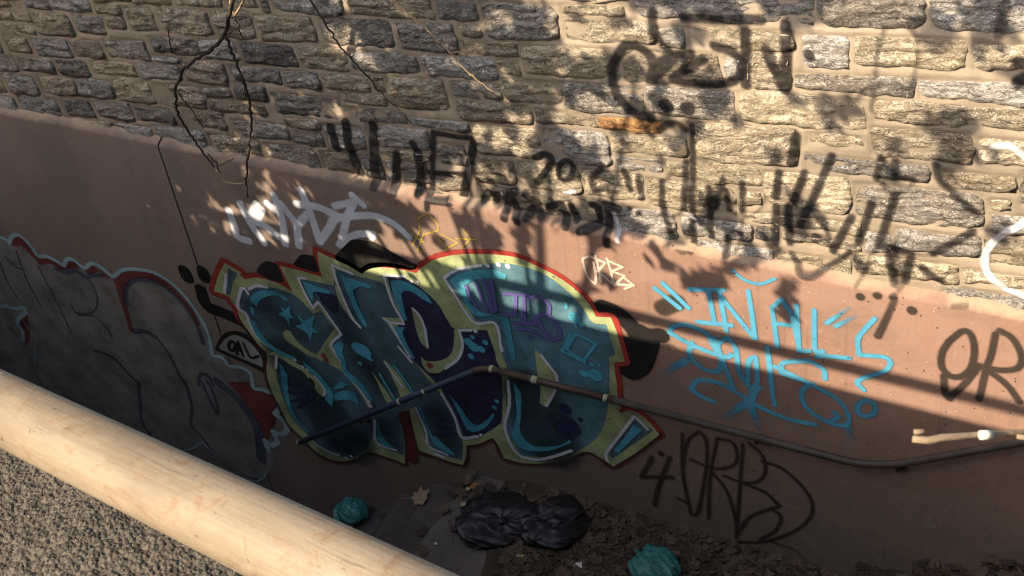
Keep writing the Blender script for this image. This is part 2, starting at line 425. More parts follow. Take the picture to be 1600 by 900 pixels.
stone_wall = thing('stone_wall', (0, SY, LEDGE), 'rough schist stone wall with tan mortar joints above the painted concrete', 'wall')
def stone_mesh(r, seed):
    a = (r[1]-r[0])/2; b = (r[3]-r[2])/2
    nu = max(8, int(2*a/.011)); nv = max(6, int(2*b/.011))
    xs = np.linspace(-1, 1, nu); ys = np.linspace(-1, 1, nv)
    xs[1] = -1+.003/a; xs[-2] = -xs[1]; ys[1] = -1+.003/b; ys[-2] = -ys[1]
    x, y = np.meshgrid(xs, ys)
    rnd = random.Random(seed)
    ky = rnd.uniform(.05, .26); kx = rnd.uniform(.02, .16)*b/a
    px_ = a*x*(1-kx*y**4); py_ = b*y*(1-ky*np.abs(x)**rnd.uniform(9, 18))
    wob = fbm(x*a*26+seed, y*b*26, seed, 3)*.014+fbm(x*a*6, y*b*6+seed, seed+5, 2)*.012
    px_ = px_+wob*x; py_ = py_+(fbm(x*a*18+3, y*b*18+seed, seed+9, 3)*.011+fbm(x*a*5, seed, seed+2, 2)*.010)*y
    e = np.maximum(np.abs(x)**(16*a/b), np.abs(y)**12)
    P = rnd.uniform(.001, .010)
    h = P*(1-e)
    lay = fbm(x*a*9+seed*.7, y*b*46+seed, seed+11, 4, .6)
    h += (np.round(lay*4)/4*.6+lay*.4)*.013*(1-e**2)
    h += fbm(x*a*26, y*b*60, seed+31, 3)*.008*(1-e**3)+fbm(x*a*7+9, y*b*11, seed+41, 3)*.011*(1-e)+.004
    h = h+rnd.uniform(-.05, .05)*x*a*(1-e)
    edge = (np.abs(x) > .999) | (np.abs(y) > .999)
    h = np.where(edge, -.014, h)
    return px_, h, py_, nu, nv
bv_v = []; bv_f = []; nb = 0
def tonepick(cx, rnd):
    k = (cx+2.8)/5.4                             # warm sunlight painted in: paler, tanner picks towards the near end
    return rnd.choices(range(5), (2.4-1.8*k, 2.2, max(.2, .9-.8*k), 1.0+3.0*k, 2.4))[0]
order = sorted(stones, key=lambda s: -(s[0][1]-s[0][0])*(s[0][3]-s[0][2]))
fv = []; ff = []
def add_stone(r, seed, single):
    global nb
    rnd = random.Random(seed*7+1); c = rect_world(r); tl = TILT+rnd.uniform(-.022, .022)
    px_, h, py_, nu, nv = stone_mesh(r, seed)
    ca, sa = math.cos(tl), math.sin(tl)
    V = np.stack([px_.ravel(), -h.ravel(), py_.ravel()], 1)
    W = np.stack([c[0]+ca*V[:, 0]-sa*V[:, 2], SY+V[:, 1], c[1]+sa*V[:, 0]+ca*V[:, 2]], 1)
    F = gridfaces(nu, nv)
    if single:
        m = MAT['orange_stone'] if r[4] else MAT['stones'][tonepick(c[0], rnd)]
        o = make('stone', V, F, m, stone_wall, (c[0], SY, c[1])); o.rotation_euler = (0, -tl, 0)
        bv_v.append(W); bv_f.append(F+nb); nb += len(W)
    else:
        n0 = sum(len(q) for q in fv); fv.append(W); ff.append(F+n0)
for i, (r, _) in enumerate(order[:298]): add_stone(r, i+1, True)
for i, (r, _) in enumerate(order[298:]): add_stone(r, 900+i, False)
for i, r in enumerate(far): add_stone(r, 2000+i, False)
if fv:
    o = make('stone_courses', np.concatenate(fv), np.concatenate(ff), MAT['stones'][1], stone_wall); tag(o, kind='stuff')
# mortar face: flat raised pointing with a struck groove round every stone
MC = .0115; gx = np.arange(-4.3, 4.6, MC); gz = np.arange(LEDGE-.06, 4.05, MC)
Xg, Zg = np.meshgrid(gx, gz); Dm = np.full(Xg.shape, .5)
for r, _ in stones+[(q, 0) for q in far]:
    c = rect_world(r); a = (r[1]-r[0])/2; b = (r[3]-r[2])/2; R = a+b+.1
    i0, i1 = np.searchsorted(gx, (c[0]-a-.12, c[0]+a+.12)); j0, j1 = np.searchsorted(gz, (c[1]-b-.16, c[1]+b+.16))
    if i1 <= i0 or j1 <= j0: continue
    dx = Xg[j0:j1, i0:i1]-c[0]; dz = Zg[j0:j1, i0:i1]-c[1]
    u = np.abs(dx*E1[0]+dz*E1[1])-a; v = np.abs(dx*E2[0]+dz*E2[1])-b
    d = np.hypot(np.maximum(u, 0), np.maximum(v, 0))+np.minimum(np.maximum(u, v), 0)
    Dm[j0:j1, i0:i1] = np.minimum(Dm[j0:j1, i0:i1], d)
hm = .007*smooth(-.002, .008, Dm)-.001+fbm(Xg*7, Zg*7, 3, 4)*.005+fbm(Xg*40, Zg*40, 8, 2)*.0016
mv = np.stack([Xg.ravel(), SY-hm.ravel(), Zg.ravel()], 1); mf = gridfaces(len(gx), len(gz))
make('mortar', mv, mf, MAT['mortar'], stone_wall)
V, F = joinvf([boxvf(-9, 9.5, SY+.03, SY+.5, LEDGE-.2, 6.2)])
make('wall_core', V, F, MAT['mortar'], stone_wall, shade=False)
bv_v.append(mv); bv_f.append(mf+nb)
BV = BVHTree.FromPolygons(np.concatenate(bv_v).tolist(), np.concatenate(bv_f).tolist())

# ------------------------------------------------------------------ painted concrete base wall with chamfered ledge, in cast panels
concrete_wall = thing('concrete_wall', (0, 0, 0), 'red-brown painted concrete retaining wall covered in graffiti under the stone', 'wall')
jx = [float(on_wall(x, y)[0]) for x, y in ((249., 232.), (294., 372.))]
J0 = sum(jx)/2
def panel(x0, x1, seed):
    n = max(2, int((x1-x0)/.03)); X = np.linspace(x0, x1, n); prof = []
    nz = fbm(X*3, X*0+seed, 61, 4)*.010+fbm(X*25, X*0, 71+seed, 2)*.003
    rows = [(0*X, X*0-4.0), (0*X, X*0+LEDGE-.012+nz), (.006+0*X, LEDGE+.004+nz), (.05+0*X+nz*.4, LEDGE+.030+nz*1.5), (.25+0*X, LEDGE+.03+nz*0)]
    V = np.concatenate([np.stack([X, yy, zz], 1) for yy, zz in rows]); k = len(rows)
    return V, gridfaces(n, k)
for x0, x1, s in ((-9, J0-3.9, 1), (J0-3.885, J0-.005, 2), (J0+.005, 9.5, 3)):
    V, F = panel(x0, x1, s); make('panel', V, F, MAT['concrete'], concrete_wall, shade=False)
MAT['dark_joint'] = m_simple('joint_filler', (.075, .062, .052), (.11, .09, .075), 20, .9)
V, F = joinvf([boxvf(J0-.03, J0+.03, .005, .05, -4, LEDGE-.01)])
make('joint_filler', V, F, MAT['dark_joint'], concrete_wall, shade=False)

# ------------------------------------------------------------------ spray paint as thin coats
def field(strokes, cell, soft, Y):
    """strokes: list of (photo polyline, width in photo px, strength) -> grid of coat thickness on the wall plane"""
    segs = []
    for pts, w, st in strokes:
        P = spline(pts, step=4.0, corner=75)
        A = np.array(P); X, Z = on_wall(A[:, 0], A[:, 1], Y)
        X2, Z2 = on_wall(A[:, 0]+1, A[:, 1], Y); X3, Z3 = on_wall(A[:, 0], A[:, 1]+1, Y)
        sc = np.sqrt(np.abs((X2-X)*(Z3-Z)-(X3-X)*(Z2-Z)))
        R = w*sc/2; n = len(X)
        S = np.full(n, st) if np.isscalar(st) else np.interp(np.linspace(0, 1, n), np.linspace(0, 1, len(st)), st)
        if n == 1: segs.append((X[0], Z[0], X[0], Z[0], R[0], R[0], S[0], S[0]))
        for i in range(n-1): segs.append((X[i], Z[i], X[i+1], Z[i+1], R[i], R[i+1], S[i], S[i+1]))
    S = np.array(segs); sm = max(soft, 1e-3)
    pad = S[:, 4:6].max()+sm+2*cell
    x0 = min(S[:, 0].min(), S[:, 2].min())-pad; x1 = max(S[:, 0].max(), S[:, 2].max())+pad
    z0 = min(S[:, 1].min(), S[:, 3].min())-pad; z1 = max(S[:, 1].max(), S[:, 3].max())+pad
    gx = np.arange(x0, x1+cell, cell); gz = np.arange(z0, z1+cell, cell); A = np.zeros((len(gz), len(gx)))
    for ax, az, bx, bz, ra, rb, sa, sb in S:
        q = max(ra, rb)+sm+cell
        i0, i1 = np.searchsorted(gx, (min(ax, bx)-q, max(ax, bx)+q)); j0, j1 = np.searchsorted(gz, (min(az, bz)-q, max(az, bz)+q))
        xx, zz = np.meshgrid(gx[i0:i1], gz[j0:j1]); dx, dz = bx-ax, bz-az; l2 = dx*dx+dz*dz+1e-12
        t = np.clip(((xx-ax)*dx+(zz-az)*dz)/l2, 0, 1); d = np.hypot(xx-ax-t*dx, zz-az-t*dz)
        rr = ra+(rb-ra)*t; val = (sa+(sb-sa)*t)*(1-smooth(-sm, sm, d-rr))
        A[j0:j1, i0:i1] = np.maximum(A[j0:j1, i0:i1], val)
    return gx, gz, A
LAYER = [0]
def coat(name, parent, mat, strokes, soft=.006, cell=.008, stone=False, label=None):
    Y = SY-.02 if stone else 0.0
    gx, gz, A = field(strokes, cell, soft, Y); nu, nv = len(gx), len(gz)
    keepv = A > .015
    kc = keepv[:-1, :-1] | keepv[1:, :-1] | keepv[:-1, 1:] | keepv[1:, 1:]
    j, i = np.nonzero(kc); a = j*nu+i
    F = np.stack([a, a+1, a+nu+1, a+nu], 1); used = np.unique(F); re = np.full(nu*nv, -1); re[used] = np.arange(len(used)); F = re[F]
    X = gx[used % nu]; Z = gz[used//nu]
    LAYER[0] += 1
    if stone:
        Yv = np.empty(len(X))
        for q in range(len(X)):
            hit = BV.ray_cast(Vector((X[q], -.6, Z[q])), Vector((0, 1, 0)))
            y = hit[0].y if hit[0] is not None else SY
            if Z[q] < LEDGE+.034: y = min(y, .05 if Z[q] > LEDGE+.002 else 0.0, max(0, (Z[q]-LEDGE)/.03*.05))
            Yv[q] = y-.004-.0004*(LAYER[0] % 4)
    else: Yv = np.full(len(X), -.0005*LAYER[0]-.001)
    # ledge chamfer: paint follows it
    if not stone:
        up = Z > LEDGE-.005; Yv = np.where(up, np.clip((Z-LEDGE)/.03, 0, 1)*.05-.006, Yv)
    # every separate piece of paint is a mesh of its own; the largest one stands for the tag
    lab = np.arange(len(X)); 
    for _ in range(4000):
        m = lab[F].min(1); new = lab.copy()
        for c in range(4): np.minimum.at(new, F[:, c], m)
        new = new[new]
        if (new == lab).all(): break
        lab = new
    fl_ = lab[F[:, 0]]; ids, cnt = np.unique(fl_, return_counts=True); ids = ids[np.argsort(-cnt)]; cnt = np.sort(cnt)[::-1]
    av = A.ravel()[used]; P3 = np.stack([X, Yv, Z], 1); main = None; groups = [[i_] for i_, c in zip(ids, cnt) if c >= 8]
    groups = groups or [[ids[0]]]; groups[0] += [i_ for i_, c in zip(ids, cnt) if c < 8 and i_ != groups[0][0]]
    deep = parent.parent is not None
    for g in groups:
        Fg = F[np.isin(fl_, g)]; us = np.unique(Fg); r2 = np.full(len(X), -1); r2[us] = np.arange(len(us))
        o = make(name if (main is None or deep) else 'paint_mark', P3[us], r2[Fg], mat, parent if (main is None or deep) else main, attrs={'a': av[us]})
        main = main or o
    if label: main['label'] = label
    return main
def fill(name, parent, mat, polys, label=None, step=3.0):
    """flat hand-cut shapes of paint; the first is the part, further pieces hang on the same parent"""
    LAYER[0] += 1; first = None
    for kk, pts in enumerate(polys):
        P = np.array(spline(pts, True, step, 48)); X, Z = on_wall(P[:, 0], P[:, 1]); y = -.0005*LAYER[0]-.001-.00002*kk
        F = [tuple(t) for t in tessellate_polygon([[Vector((a, b, 0)) for a, b in zip(X, Z)]])]
        ob = make(name, [(a, y, b) for a, b in zip(X, Z)], F, mat, parent, shade=False); first = first or ob
    if label: first['label'] = label
    return first
def circ(crop, s):                                # "x,y,r" -> short round dots as strokes
    x0, y0, k = CROP[crop]; out = []
    for q in s.split():
        a = [float(t) for t in q.split(',')]
        out.append(([(x0+a[0]/k, y0+a[1]/k), (x0+a[0]/k+.4, y0+a[1]/k+.4)], 2*a[2]/k, 1.0))
    return out
def ring(crop, x, y, rx, ry, w):
    x0, y0, k = CROP[crop]
    return [([(x0+(x+rx*math.cos(t))/k, y0+(y+ry*math.sin(t))/k) for t in np.linspace(0, 2*math.pi, 15)], w/k, 1.0)]
def st(crop, w, s, strength=1.0):                 # paths separated by "/"
    k = CROP[crop][2]
    return [(px(crop, q), w/k, strength) for q in s.split('/')]

PT = {}
def paint(key, col, **kw):
    PT[key] = m_paint(key+'_paint', col, **kw); return PT[key]
paint('black', (.018, .017, .017)); paint('red', (.34, .045, .035)); paint('white', (.66, .70, .77)); paint('cyan', (.085, .39, .52))
paint('sky', (.09, .36, .55)); paint('navy', (.028, .030, .095)); paint('purple', (.13, .12, .36)); paint('yellow', (.55, .42, .10), rough=.7)
paint('haze_blue', (.36, .54, .58)); paint('slate', (.075, .10, .16), opacity=.6)
paint('chalk', (.62, .53, .45), rough=.9); paint('smoke', (.050, .040, .034), opacity=.86)
for k, c in (('green', (.40, .47, .24)), ('teal', (.085, .162, .198)), ('deep', (.038, .037, .088)), ('dgrey', (.265, .258, .238)), ('dred', (.20, .055, .05)), ('pale', (.36, .37, .35)), ('blackf', (.026, .024, .022)), ('redf', (.34, .05, .04)), ('mid', (.105, .225, .285)), ('cyanf', (.085, .39, .52)), ('limef', (.36, .43, .14))):
    PT[k] = m_paint(k+'_fill', c, attr=False, wear=.55, var=.34)

PT['faint'] = m_paint('faint_black_paint', (.022, .020, .018), opacity=.64)
# --- the older mural in the dark, far left (coats are numbered from the wall outwards)
LAYER[0] = 0
OUT = px('L1', '-60,95 0,100 50,120 75,148 90,100 130,80 180,105 250,180 300,250 360,250 430,280 500,325 530,270 580,280 660,342 710,305 770,320 830,365 885,408 950,360 1050,350 1180,370 1300,430 1420,530 1520,660 1600,790') \
    + px('K4', '975,700 985,760 1030,770 1060,810 1110,815 1160,840')
OUT2 = px('M3', '0,155 45,185 65,240 75,295 120,305 200,330')
SQ = px('M3', '260,440 225,480 290,530 312,590 270,622 210,603 245,670 205,700 155,665 178,735')
LOW = px('K7', '600,310 760,320 880,315 935,285 1000,340 1100,420 1180,460 1225,440 1240,410')
old = fill('graffiti_mural', concrete_wall, PT['dgrey'], [OUT+[(391, 582), (402, 610), (420, 660), (428, 720), (412, 748), (385, 742), (340, 712), (316, 693), (300, 702), (200, 710), (100, 680), (0, 640), (-20, 600)]],
           'faded grey bubble-letter mural edged in pale blue and red, deep in shade')
fill('red_fill', old, PT['dred'], [px('L1', '880,425 960,372 1060,360 1180,380 1290,440 1400,540 1500,660 1570,790 1540,790 1450,640 1350,535 1240,465 1130,425 1030,435 990,490 980,560 1010,700 1050,850 1015,840 930,560'),
      px('L1', '80,150 130,92 180,118 240,185 300,262 360,262 430,292 500,338 540,290 590,300 660,355 720,320 800,370 870,420 840,420 770,365 700,400 640,350 560,345 470,365 400,310 320,320 230,230 170,170 110,175'),
      px('K7', '1050,0 1160,0 1195,40 1250,50 1285,130 1260,230 1225,300 1190,190 1130,90'),
      px('L1', '150,760 215,700 240,880 200,960 180,840')])
coat('blue_line', old, PT['slate'], st('L1', 32, '990,620 985,520 1030,448 1130,432 1250,470 1370,560 1480,690 1550,810 1590,930/440,350 520,375 600,365 660,410 740,395 800,400/1040,830 1120,835 1220,880')
     + st('L1', 14, '0,290 60,450 150,590/130,210 210,430 320,640/300,330 400,520 450,620 560,850/640,380 720,470 760,560 760,640 720,690 640,700 590,690 555,620/620,710 740,720 830,800 880,890/40,250 120,330 200,360')
     + st('K4', 14, '620,655 700,660 780,750 830,850 860,900/440,740 520,770 600,850 650,900/920,900 925,850 960,850 990,900')
     + st('K7', 13, '860,0 890,120 885,200 930,250 1010,350 1130,440 1190,450/935,0 975,90 1005,150 1010,120 980,30 960,0/640,0 650,100 660,190 700,250')
     + st('K7', 40, '1010,0 1100,80 1190,210 1212,360'), soft=.010)
coat('pale_outline', old, PT['haze_blue'], [(OUT, 5.6, .95), (OUT2, 6.5, .95), (SQ, 7.5, .95), (LOW, 2.6, .7), (px('L1', '0,640 60,640 120,660 190,650 200,690 135,760 175,830 180,900'), 6, .7), (px('K4', '110,600 165,700 160,800 210,860 230,900'), 3, .5)], soft=.004)

# --- small name bubble between the murals
LAYER[0] = 3
bub = fill('graffiti_bubble', concrete_wall, PT['blackf'], [px('K4', '995,735 1020,680 1060,650 1120,652 1190,695 1235,780 1240,850 1150,805 1060,765')], 'small pale bubble lettered OAL in black')
fill('pale_fill', bub, PT['pale'], [px('K4', '1015,722 1050,680 1100,668 1170,712 1215,780 1217,815 1150,788 1080,758 1025,738')])
coat('lettering', bub, PT['black'], ring('M1', 165, 800, 26, 36, 22) + st('M1', 20, '205,865 212,765 255,880/205,830 240,830/255,780 310,890 372,880/75,835 130,860'), soft=.003, cell=.005)

# --- big blue mural
LAYER[0] = 0
coat('graffiti_shadow', concrete_wall, PT['black'], st('K4', 52, '930,460 955,530 1020,560 1110,600 1160,640') , soft=.012, label='black sprayed arm curling below the left end of the blue mural')
coat('graffiti_dot', concrete_wall, PT['black'], st('K4', 58, '857,375 866,398'), soft=.008, label='black sprayed dot left of the concrete joint')
coat('graffiti_dot', concrete_wall, PT['black'], st('K4', 54, '940,375 946,398'), soft=.008, label='black sprayed dot right of the concrete joint')
blk = coat('graffiti_block', concrete_wall, PT['black'], st('K5', 78, '1225,540 1300,575 1370,650 1400,740') + st('K5', 70, '1400,650 1440,668 1490,668') + st('K5', 95, '1345,720 1350,830') + st('K5', 80, '1440,700 1405,800 1360,835'), soft=.018, label='black sprayed shape right of the blue mural')
fill('graffiti_block', concrete_wall, PT['blackf'], [px('K5', '-20,300 20,260 60,225 110,228 170,240 260,290 365,345 340,365 200,350 110,385 0,330')], 'black sprayed wedge above the middle of the blue mural')
fill('graffiti_block', concrete_wall, PT['blackf'], [px('M1', '355,210 400,150 450,138 520,170 560,260 575,300 540,300 470,285 380,240'), px('M1', '645,155 700,90 760,88 810,100 845,215 820,225 740,198 660,175')], 'black sprayed patch left of the first tall spike of the blue mural')
GREEN = px('P', '352,410 377,425 376,429 384,436 400,433 420,437 442,445 458,456 445,430 438,415 466,421 504,432 498,410 497,392 522,404 548,416 566,427 580,419 600,417 626,420 651,426 660,417 680,405 707,398 741,396 775,397 809,402 842,416 876,434 905,456 921,474 932,494 955,495 964,517 977,564 959,566 964,596 966,619 972,641 993,642 1013,657 1031,678 995,706 959,728 939,715 916,705 882,718 849,723 815,722 788,715 779,695 770,683 747,693 729,695 729,711 724,726 702,720 680,712 655,703 647,673 640,640 621,643 632,682 633,724 604,713 575,705 558,715 540,720 522,718 500,709 484,695 469,680 453,664 438,635 424,607 417,578 418,553 406,540 390,518 376,498 371,482 362,470 358,463 335,454 342,430')
LAYER[0] = 4
iR = GREEN.index((995.0, 706.0)); iL = GREEN.index((376.0, 498.0))
coat('red_outline', blk, PT['red'], [(GREEN[iL:]+GREEN[:iR], 15, .97)], soft=.010)
coat('dim_outline', blk, m_paint('dim_red_paint', (.13, .035, .03)), [(GREEN[iR-1:iL+1], 12, .62), (px('M3', '1120,460 1150,560 1180,700 1190,790'), 18, .85)], soft=.020)
mur = fill('graffiti_mural', concrete_wall, PT['green'], [GREEN], 'large wildstyle mural of blue letters in a pale green border outlined red')
S_ = px('P', '377,456 390,448 420,448 444,453 468,466 490,489 502,485 523,512 509,532 497,553 518,568 540,582 571,615 582,635 583,678 573,700 558,711 540,714 504,700 478,675 455,649 440,613 432,582 434,555 426,549 410,536 396,516 386,492 376,478')
M_ = px('P', '468,434 522,445 526,420 560,431 598,442 612,470 626,496 600,495 608,508 642,556 678,602 689,614 709,648 723,684 723,718 702,713 680,705 671,693 658,664 648,636 621,645 632,682 631,711 602,699 589,688 585,653 580,635 540,582 522,544 518,539 535,520 510,486 501,471 490,480')
D_ = px('P', '696,434 716,423 748,414 784,410 820,416 854,429 887,454 910,479 926,502 948,506 962,553 952,556 953,596 950,637 939,675 918,695 894,706 860,713 815,711 788,666 799,634 797,592 786,567 777,506 743,500 730,479 707,450')
fill('letter_fill', mur, PT['teal'], [S_, M_, px('M1', '130,190 207,230 178,300 152,402 120,390 135,290'), px('M4', '1390,500 1520,585 1230,782 1208,745 1300,620')])
fill('letter_fill', mur, PT['mid'], [D_])
fill('letter_fill', mur, PT['deep'], [px('P', '606,431 625,432 640,437 660,450 685,474 701,501 712,512 762,515 777,558 784,580 785,650 777,664 761,675 743,682 725,680 720,666 709,640 690,607 680,595 642,556 618,512 632,498 616,464'),
                                      px('M1', '820,375 930,390 995,415 1005,530 960,550 880,470')])
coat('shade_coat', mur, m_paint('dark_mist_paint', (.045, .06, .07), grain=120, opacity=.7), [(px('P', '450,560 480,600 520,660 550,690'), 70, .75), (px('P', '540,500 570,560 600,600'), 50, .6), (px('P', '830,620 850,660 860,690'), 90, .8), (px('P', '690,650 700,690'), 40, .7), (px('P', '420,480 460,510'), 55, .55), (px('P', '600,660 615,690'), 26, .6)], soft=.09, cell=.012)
fill('green_gap', mur, PT['green'], [px('M3', '160,60 240,38 330,90 420,140 470,185 545,240 585,300 582,335 560,350 525,320 470,240 425,180 330,125 240,70'),
     px('M1', '565,690 590,673 625,685 655,735 720,800 830,863 870,850 900,880 870,920 820,890 760,870 680,812 600,762 570,722'),
     px('M1', '970,325 986,325 1010,380 1065,500 1120,580 1182,650 1168,662 1100,590 1050,520 1000,440'),
     px('M3', '905,170 930,200 985,280 1030,340 1055,392 1015,402 985,340 955,270'), px('M3', '990,95 1020,110 1070,170 1120,230 1188,342 1115,362 1085,290 1050,210'),
     px('M3', '520,48 570,5 615,0 650,45 690,130 720,190 660,150 615,130'), px('M3', '720,188 790,250 850,320 905,425 880,430 840,350 780,270'),
     px('M2', '80,780 130,812 230,805 295,755 315,650 312,590 345,588 420,598 355,615 372,690 345,790 255,862 205,895 145,892 100,850'),
     px('M2', '14,438 58,480 100,580 130,690 127,722 82,685 50,590'),
     px('M4', '695,18 740,60 800,140 850,210 832,310 800,370 765,418 728,392 735,300 715,200'),
     px('M2', '540,595 600,580 640,740 680,860 640,870 605,800 590,690')])
fill('red_spot', mur, PT['redf'], [px('M2', '120,828 150,822 175,850 150,868 135,860'), px('M3', '548,55 575,50 605,100 612,125 580,98'), px('M4', '1275,440 1300,425 1330,445 1290,462')])
fill('black_spot', mur, PT['blackf'], [px('M3', '460,222 480,220 505,255 512,288 490,272')])
coat('white_outline', mur, PT['white'], st('M1', 24, '295,388 268,348 240,345 212,488 278,545 305,620 362,720 460,800 560,850 660,905/300,350 360,325 440,337/122,240 110,375')
     + st('M1', 20, '742,268 682,262 735,380 800,498 842,452 900,530 1020,702 942,790 1000,900/1110,232 948,162 1000,330 1100,560 1172,650/1520,252 1352,242 1420,450 1502,600 1510,622 1405,612 1352,580/1405,625 1480,750 1560,880')
     + st('M2', 20, '430,597 346,597 372,690 343,790 252,862/500,147 350,172 243,232 330,370 452,542 600,552 642,740/30,450 75,500 110,590 128,715')
     + st('M4', 20, '465,0 468,30/510,240 520,400 490,560 560,730 680,782 800,770 950,722/740,60 800,140 850,210 832,310 775,412/50,330 140,490 190,630 300,622/1480,575 1387,482 1290,610 1192,742 1202,795/0,745 60,765')
     + st('M3', 17, '720,190 800,270 870,372 895,420/240,70 236,150/930,520 942,670 1080,730/1217,430 1290,600 1310,700 1440,760/1000,110 1080,220 1130,290/640,20 700,130 725,190/1095,0 1190,110/505,205 580,300 570,345/470,640 520,690 600,735 680,765')
     + circ('M2', '545,146,15 620,140,17 685,152,18 460,600,14 20,255,12 60,262,10') + circ('M3', '883,385,14 896,416,14 422,142,11 456,163,10 728,782,10 763,770,10') + circ('M4', '322,613,11'), soft=.0035, cell=.0065)
fill('highlight', mur, PT['cyanf'], [px('M1', '308,430 330,392 400,363 500,368 570,400 612,440 590,446 520,402 440,410 385,440 362,482 340,468'), px('M1', '308,588 350,610 392,690 455,770 560,838 675,892 650,902 520,850 415,770 345,690'),
     px('M1', '545,480 580,513 625,483 620,540 652,580 610,575 622,640 588,580 528,545 568,530'), px('M1', '670,543 732,598 812,558 797,650 852,692 795,690 785,767 750,692 663,640 718,624'),
     px('M1', '718,288 830,330 938,368 922,388 830,370 802,385 806,442 780,420'), px('M1', '1013,238 1100,268 1258,325 1240,348 1170,330 1116,360 1142,450 1228,635 1208,648 1148,560 1080,400'),
     px('P', '611,437 630,437 650,446 666,457 678,474 664,467 646,455 634,452 629,462 638,500 631,498 617,462'), px('M1', '1430,640 1520,650 1500,690 1540,790 1600,890 1580,895 1500,780'), px('M1', '955,790 1010,755 1048,785 1030,830 1040,900 1000,900'),
     px('M2', '288,250 350,208 460,183 600,180 682,215 668,242 560,235 450,248 400,280 394,330 430,410 500,470 600,492 690,510 712,620 742,790 720,812 690,720 640,520 560,500 470,500 400,430 365,355'),
     px('M4', '548,240 585,300 602,330 602,480 592,560 622,640 700,690 850,688 940,648 948,668 800,722 660,722 570,682 540,600 570,480 560,330'),
     px('M4', '105,338 180,420 235,505 290,550 350,520 408,458 418,480 355,560 280,592 228,580 188,500'), px('M3', '680,0 722,90 742,170 832,250 922,380 910,392 820,290 720,190 690,100'),
     px('M3', '258,108 285,150 320,205 318,270 342,420 402,530 474,600 458,608 370,520 310,400 280,260'), px('M3', '428,108 520,178 600,268 640,335 630,425 580,372 592,320 540,240 450,152'),
     px('M3', '632,300 690,243 738,265 700,292'), px('M3', '645,335 720,308 800,328 815,402 740,372 650,382'), px('M3', '945,518 972,600 1012,668 1085,722 1000,700 950,640'), px('M3', '1228,408 1272,468 1332,620 1442,722 1360,692 1308,600'),
     px('M4', '1380,538 1442,580 1392,622 1275,737 1243,715 1330,620'), px('M4', '0,590 25,640 140,745 130,755 60,720 0,660')])
coat('splatter', mur, PT['cyan'], circ('M2', '415,678,28 450,712,34 503,728,24 531,681,19 431,777,20 440,644,15 1150,508,38 1195,555,18') + circ('M4', '1115,195,46 1035,185,28 1090,120,17 1140,128,16 415,420,16 432,378,14') + circ('M3', '850,30,48 810,10,40 880,70,22 905,92,11 825,116,16')
     + st('M2', 22, '1160,618 1300,690 1215,805 1092,728 1160,618/1122,620 1062,740 1225,822/1155,540 1158,580/1090,410 1092,440') + st('M3', 19, '965,190 1015,280 1070,370/1062,132 1130,220 1192,315') + st('M1', 26, '325,500 330,540'), soft=.005, cell=.006)
coat('splatter', mur, PT['navy'], circ('M4', '910,430,34 930,545,62 960,570,45 880,555,40 905,615,30 810,490,16 1012,505,15 600,20,4') + st('M3', 14, '500,330 330,250/500,335 320,320/500,345 345,385/500,355 390,430/480,320 380,240') + st('M4', 20, '30,520 70,500/30,560 100,560/0,610 120,600') , soft=.008)
coat('purple_tag', mur, PT['purple'], st('M2', 24, '660,343 830,350/742,350 740,490 662,482/800,350 802,545/735,547 875,547/840,372 905,360 972,420 972,480 890,500 880,560/890,500 940,600 1000,660 1050,642 1040,580 980,500/750,585 860,600 940,652/400,290 430,370 480,440/470,260 510,380 545,460/520,250 560,350 580,470/570,250 590,350 605,460') + circ('M2', '845,645,15'), soft=.005, cell=.006)

# --- tags on the concrete
LAYER[0] = 0
coat('graffiti_tag', concrete_wall, PT['white'], st('K4', 35, '1060,92 1085,160 1100,212 1152,232/1115,62 1160,150 1222,240/1190,62 1162,120/1212,88 1182,142 1235,168 1290,212/1270,22 1305,130 1322,245/1240,60 1300,110/1302,60 1380,160 1420,110/1376,160 1385,255/1395,0 1440,110 1480,235/1372,62 1470,75 1560,112 1520,180 1482,232')
     + st('K5', 33, '-20,70 70,52 35,130 8,255/60,20 112,66/-40,170 -35,145 20,122 150,115 250,150 322,212/0,250 80,203 158,200 150,215'), soft=.015, label='white sprayed tag just under the stone ledge')
coat('graffiti_tag', concrete_wall, PT['yellow'], st('F', 9, '170,660 250,712/225,640 180,732/215,560 270,540 330,590 340,640 260,662/250,660 210,760 230,770/300,650 390,740/380,762 460,715 350,660/490,630 545,690 490,742/450,690 575,696/225,640 215,560'), soft=.003, cell=.005, label='thin yellow scribbled tag above the mural')
coat('graffiti_tag', concrete_wall, PT['chalk'], st('K5', 11, '1128,318 1138,360 1155,402 1185,430 1190,400 1178,330/1130,312 1160,302/1188,300 1200,350 1215,422/1160,302 1232,332 1200,372 1275,437/1240,312 1258,370 1272,432/1240,320 1312,352 1262,372 1322,392 1280,432/1280,432 1365,436 1318,400/1365,436 1322,452'), soft=.003, cell=.005, label='white chalky scribble above the right end of the blue mural')
coat('graffiti_smudge', concrete_wall, PT['smoke'], [(px('P', '1036,481 1058,471'), 27, .8)], soft=.02, label='grey sprayed smudge under blue quotation marks')
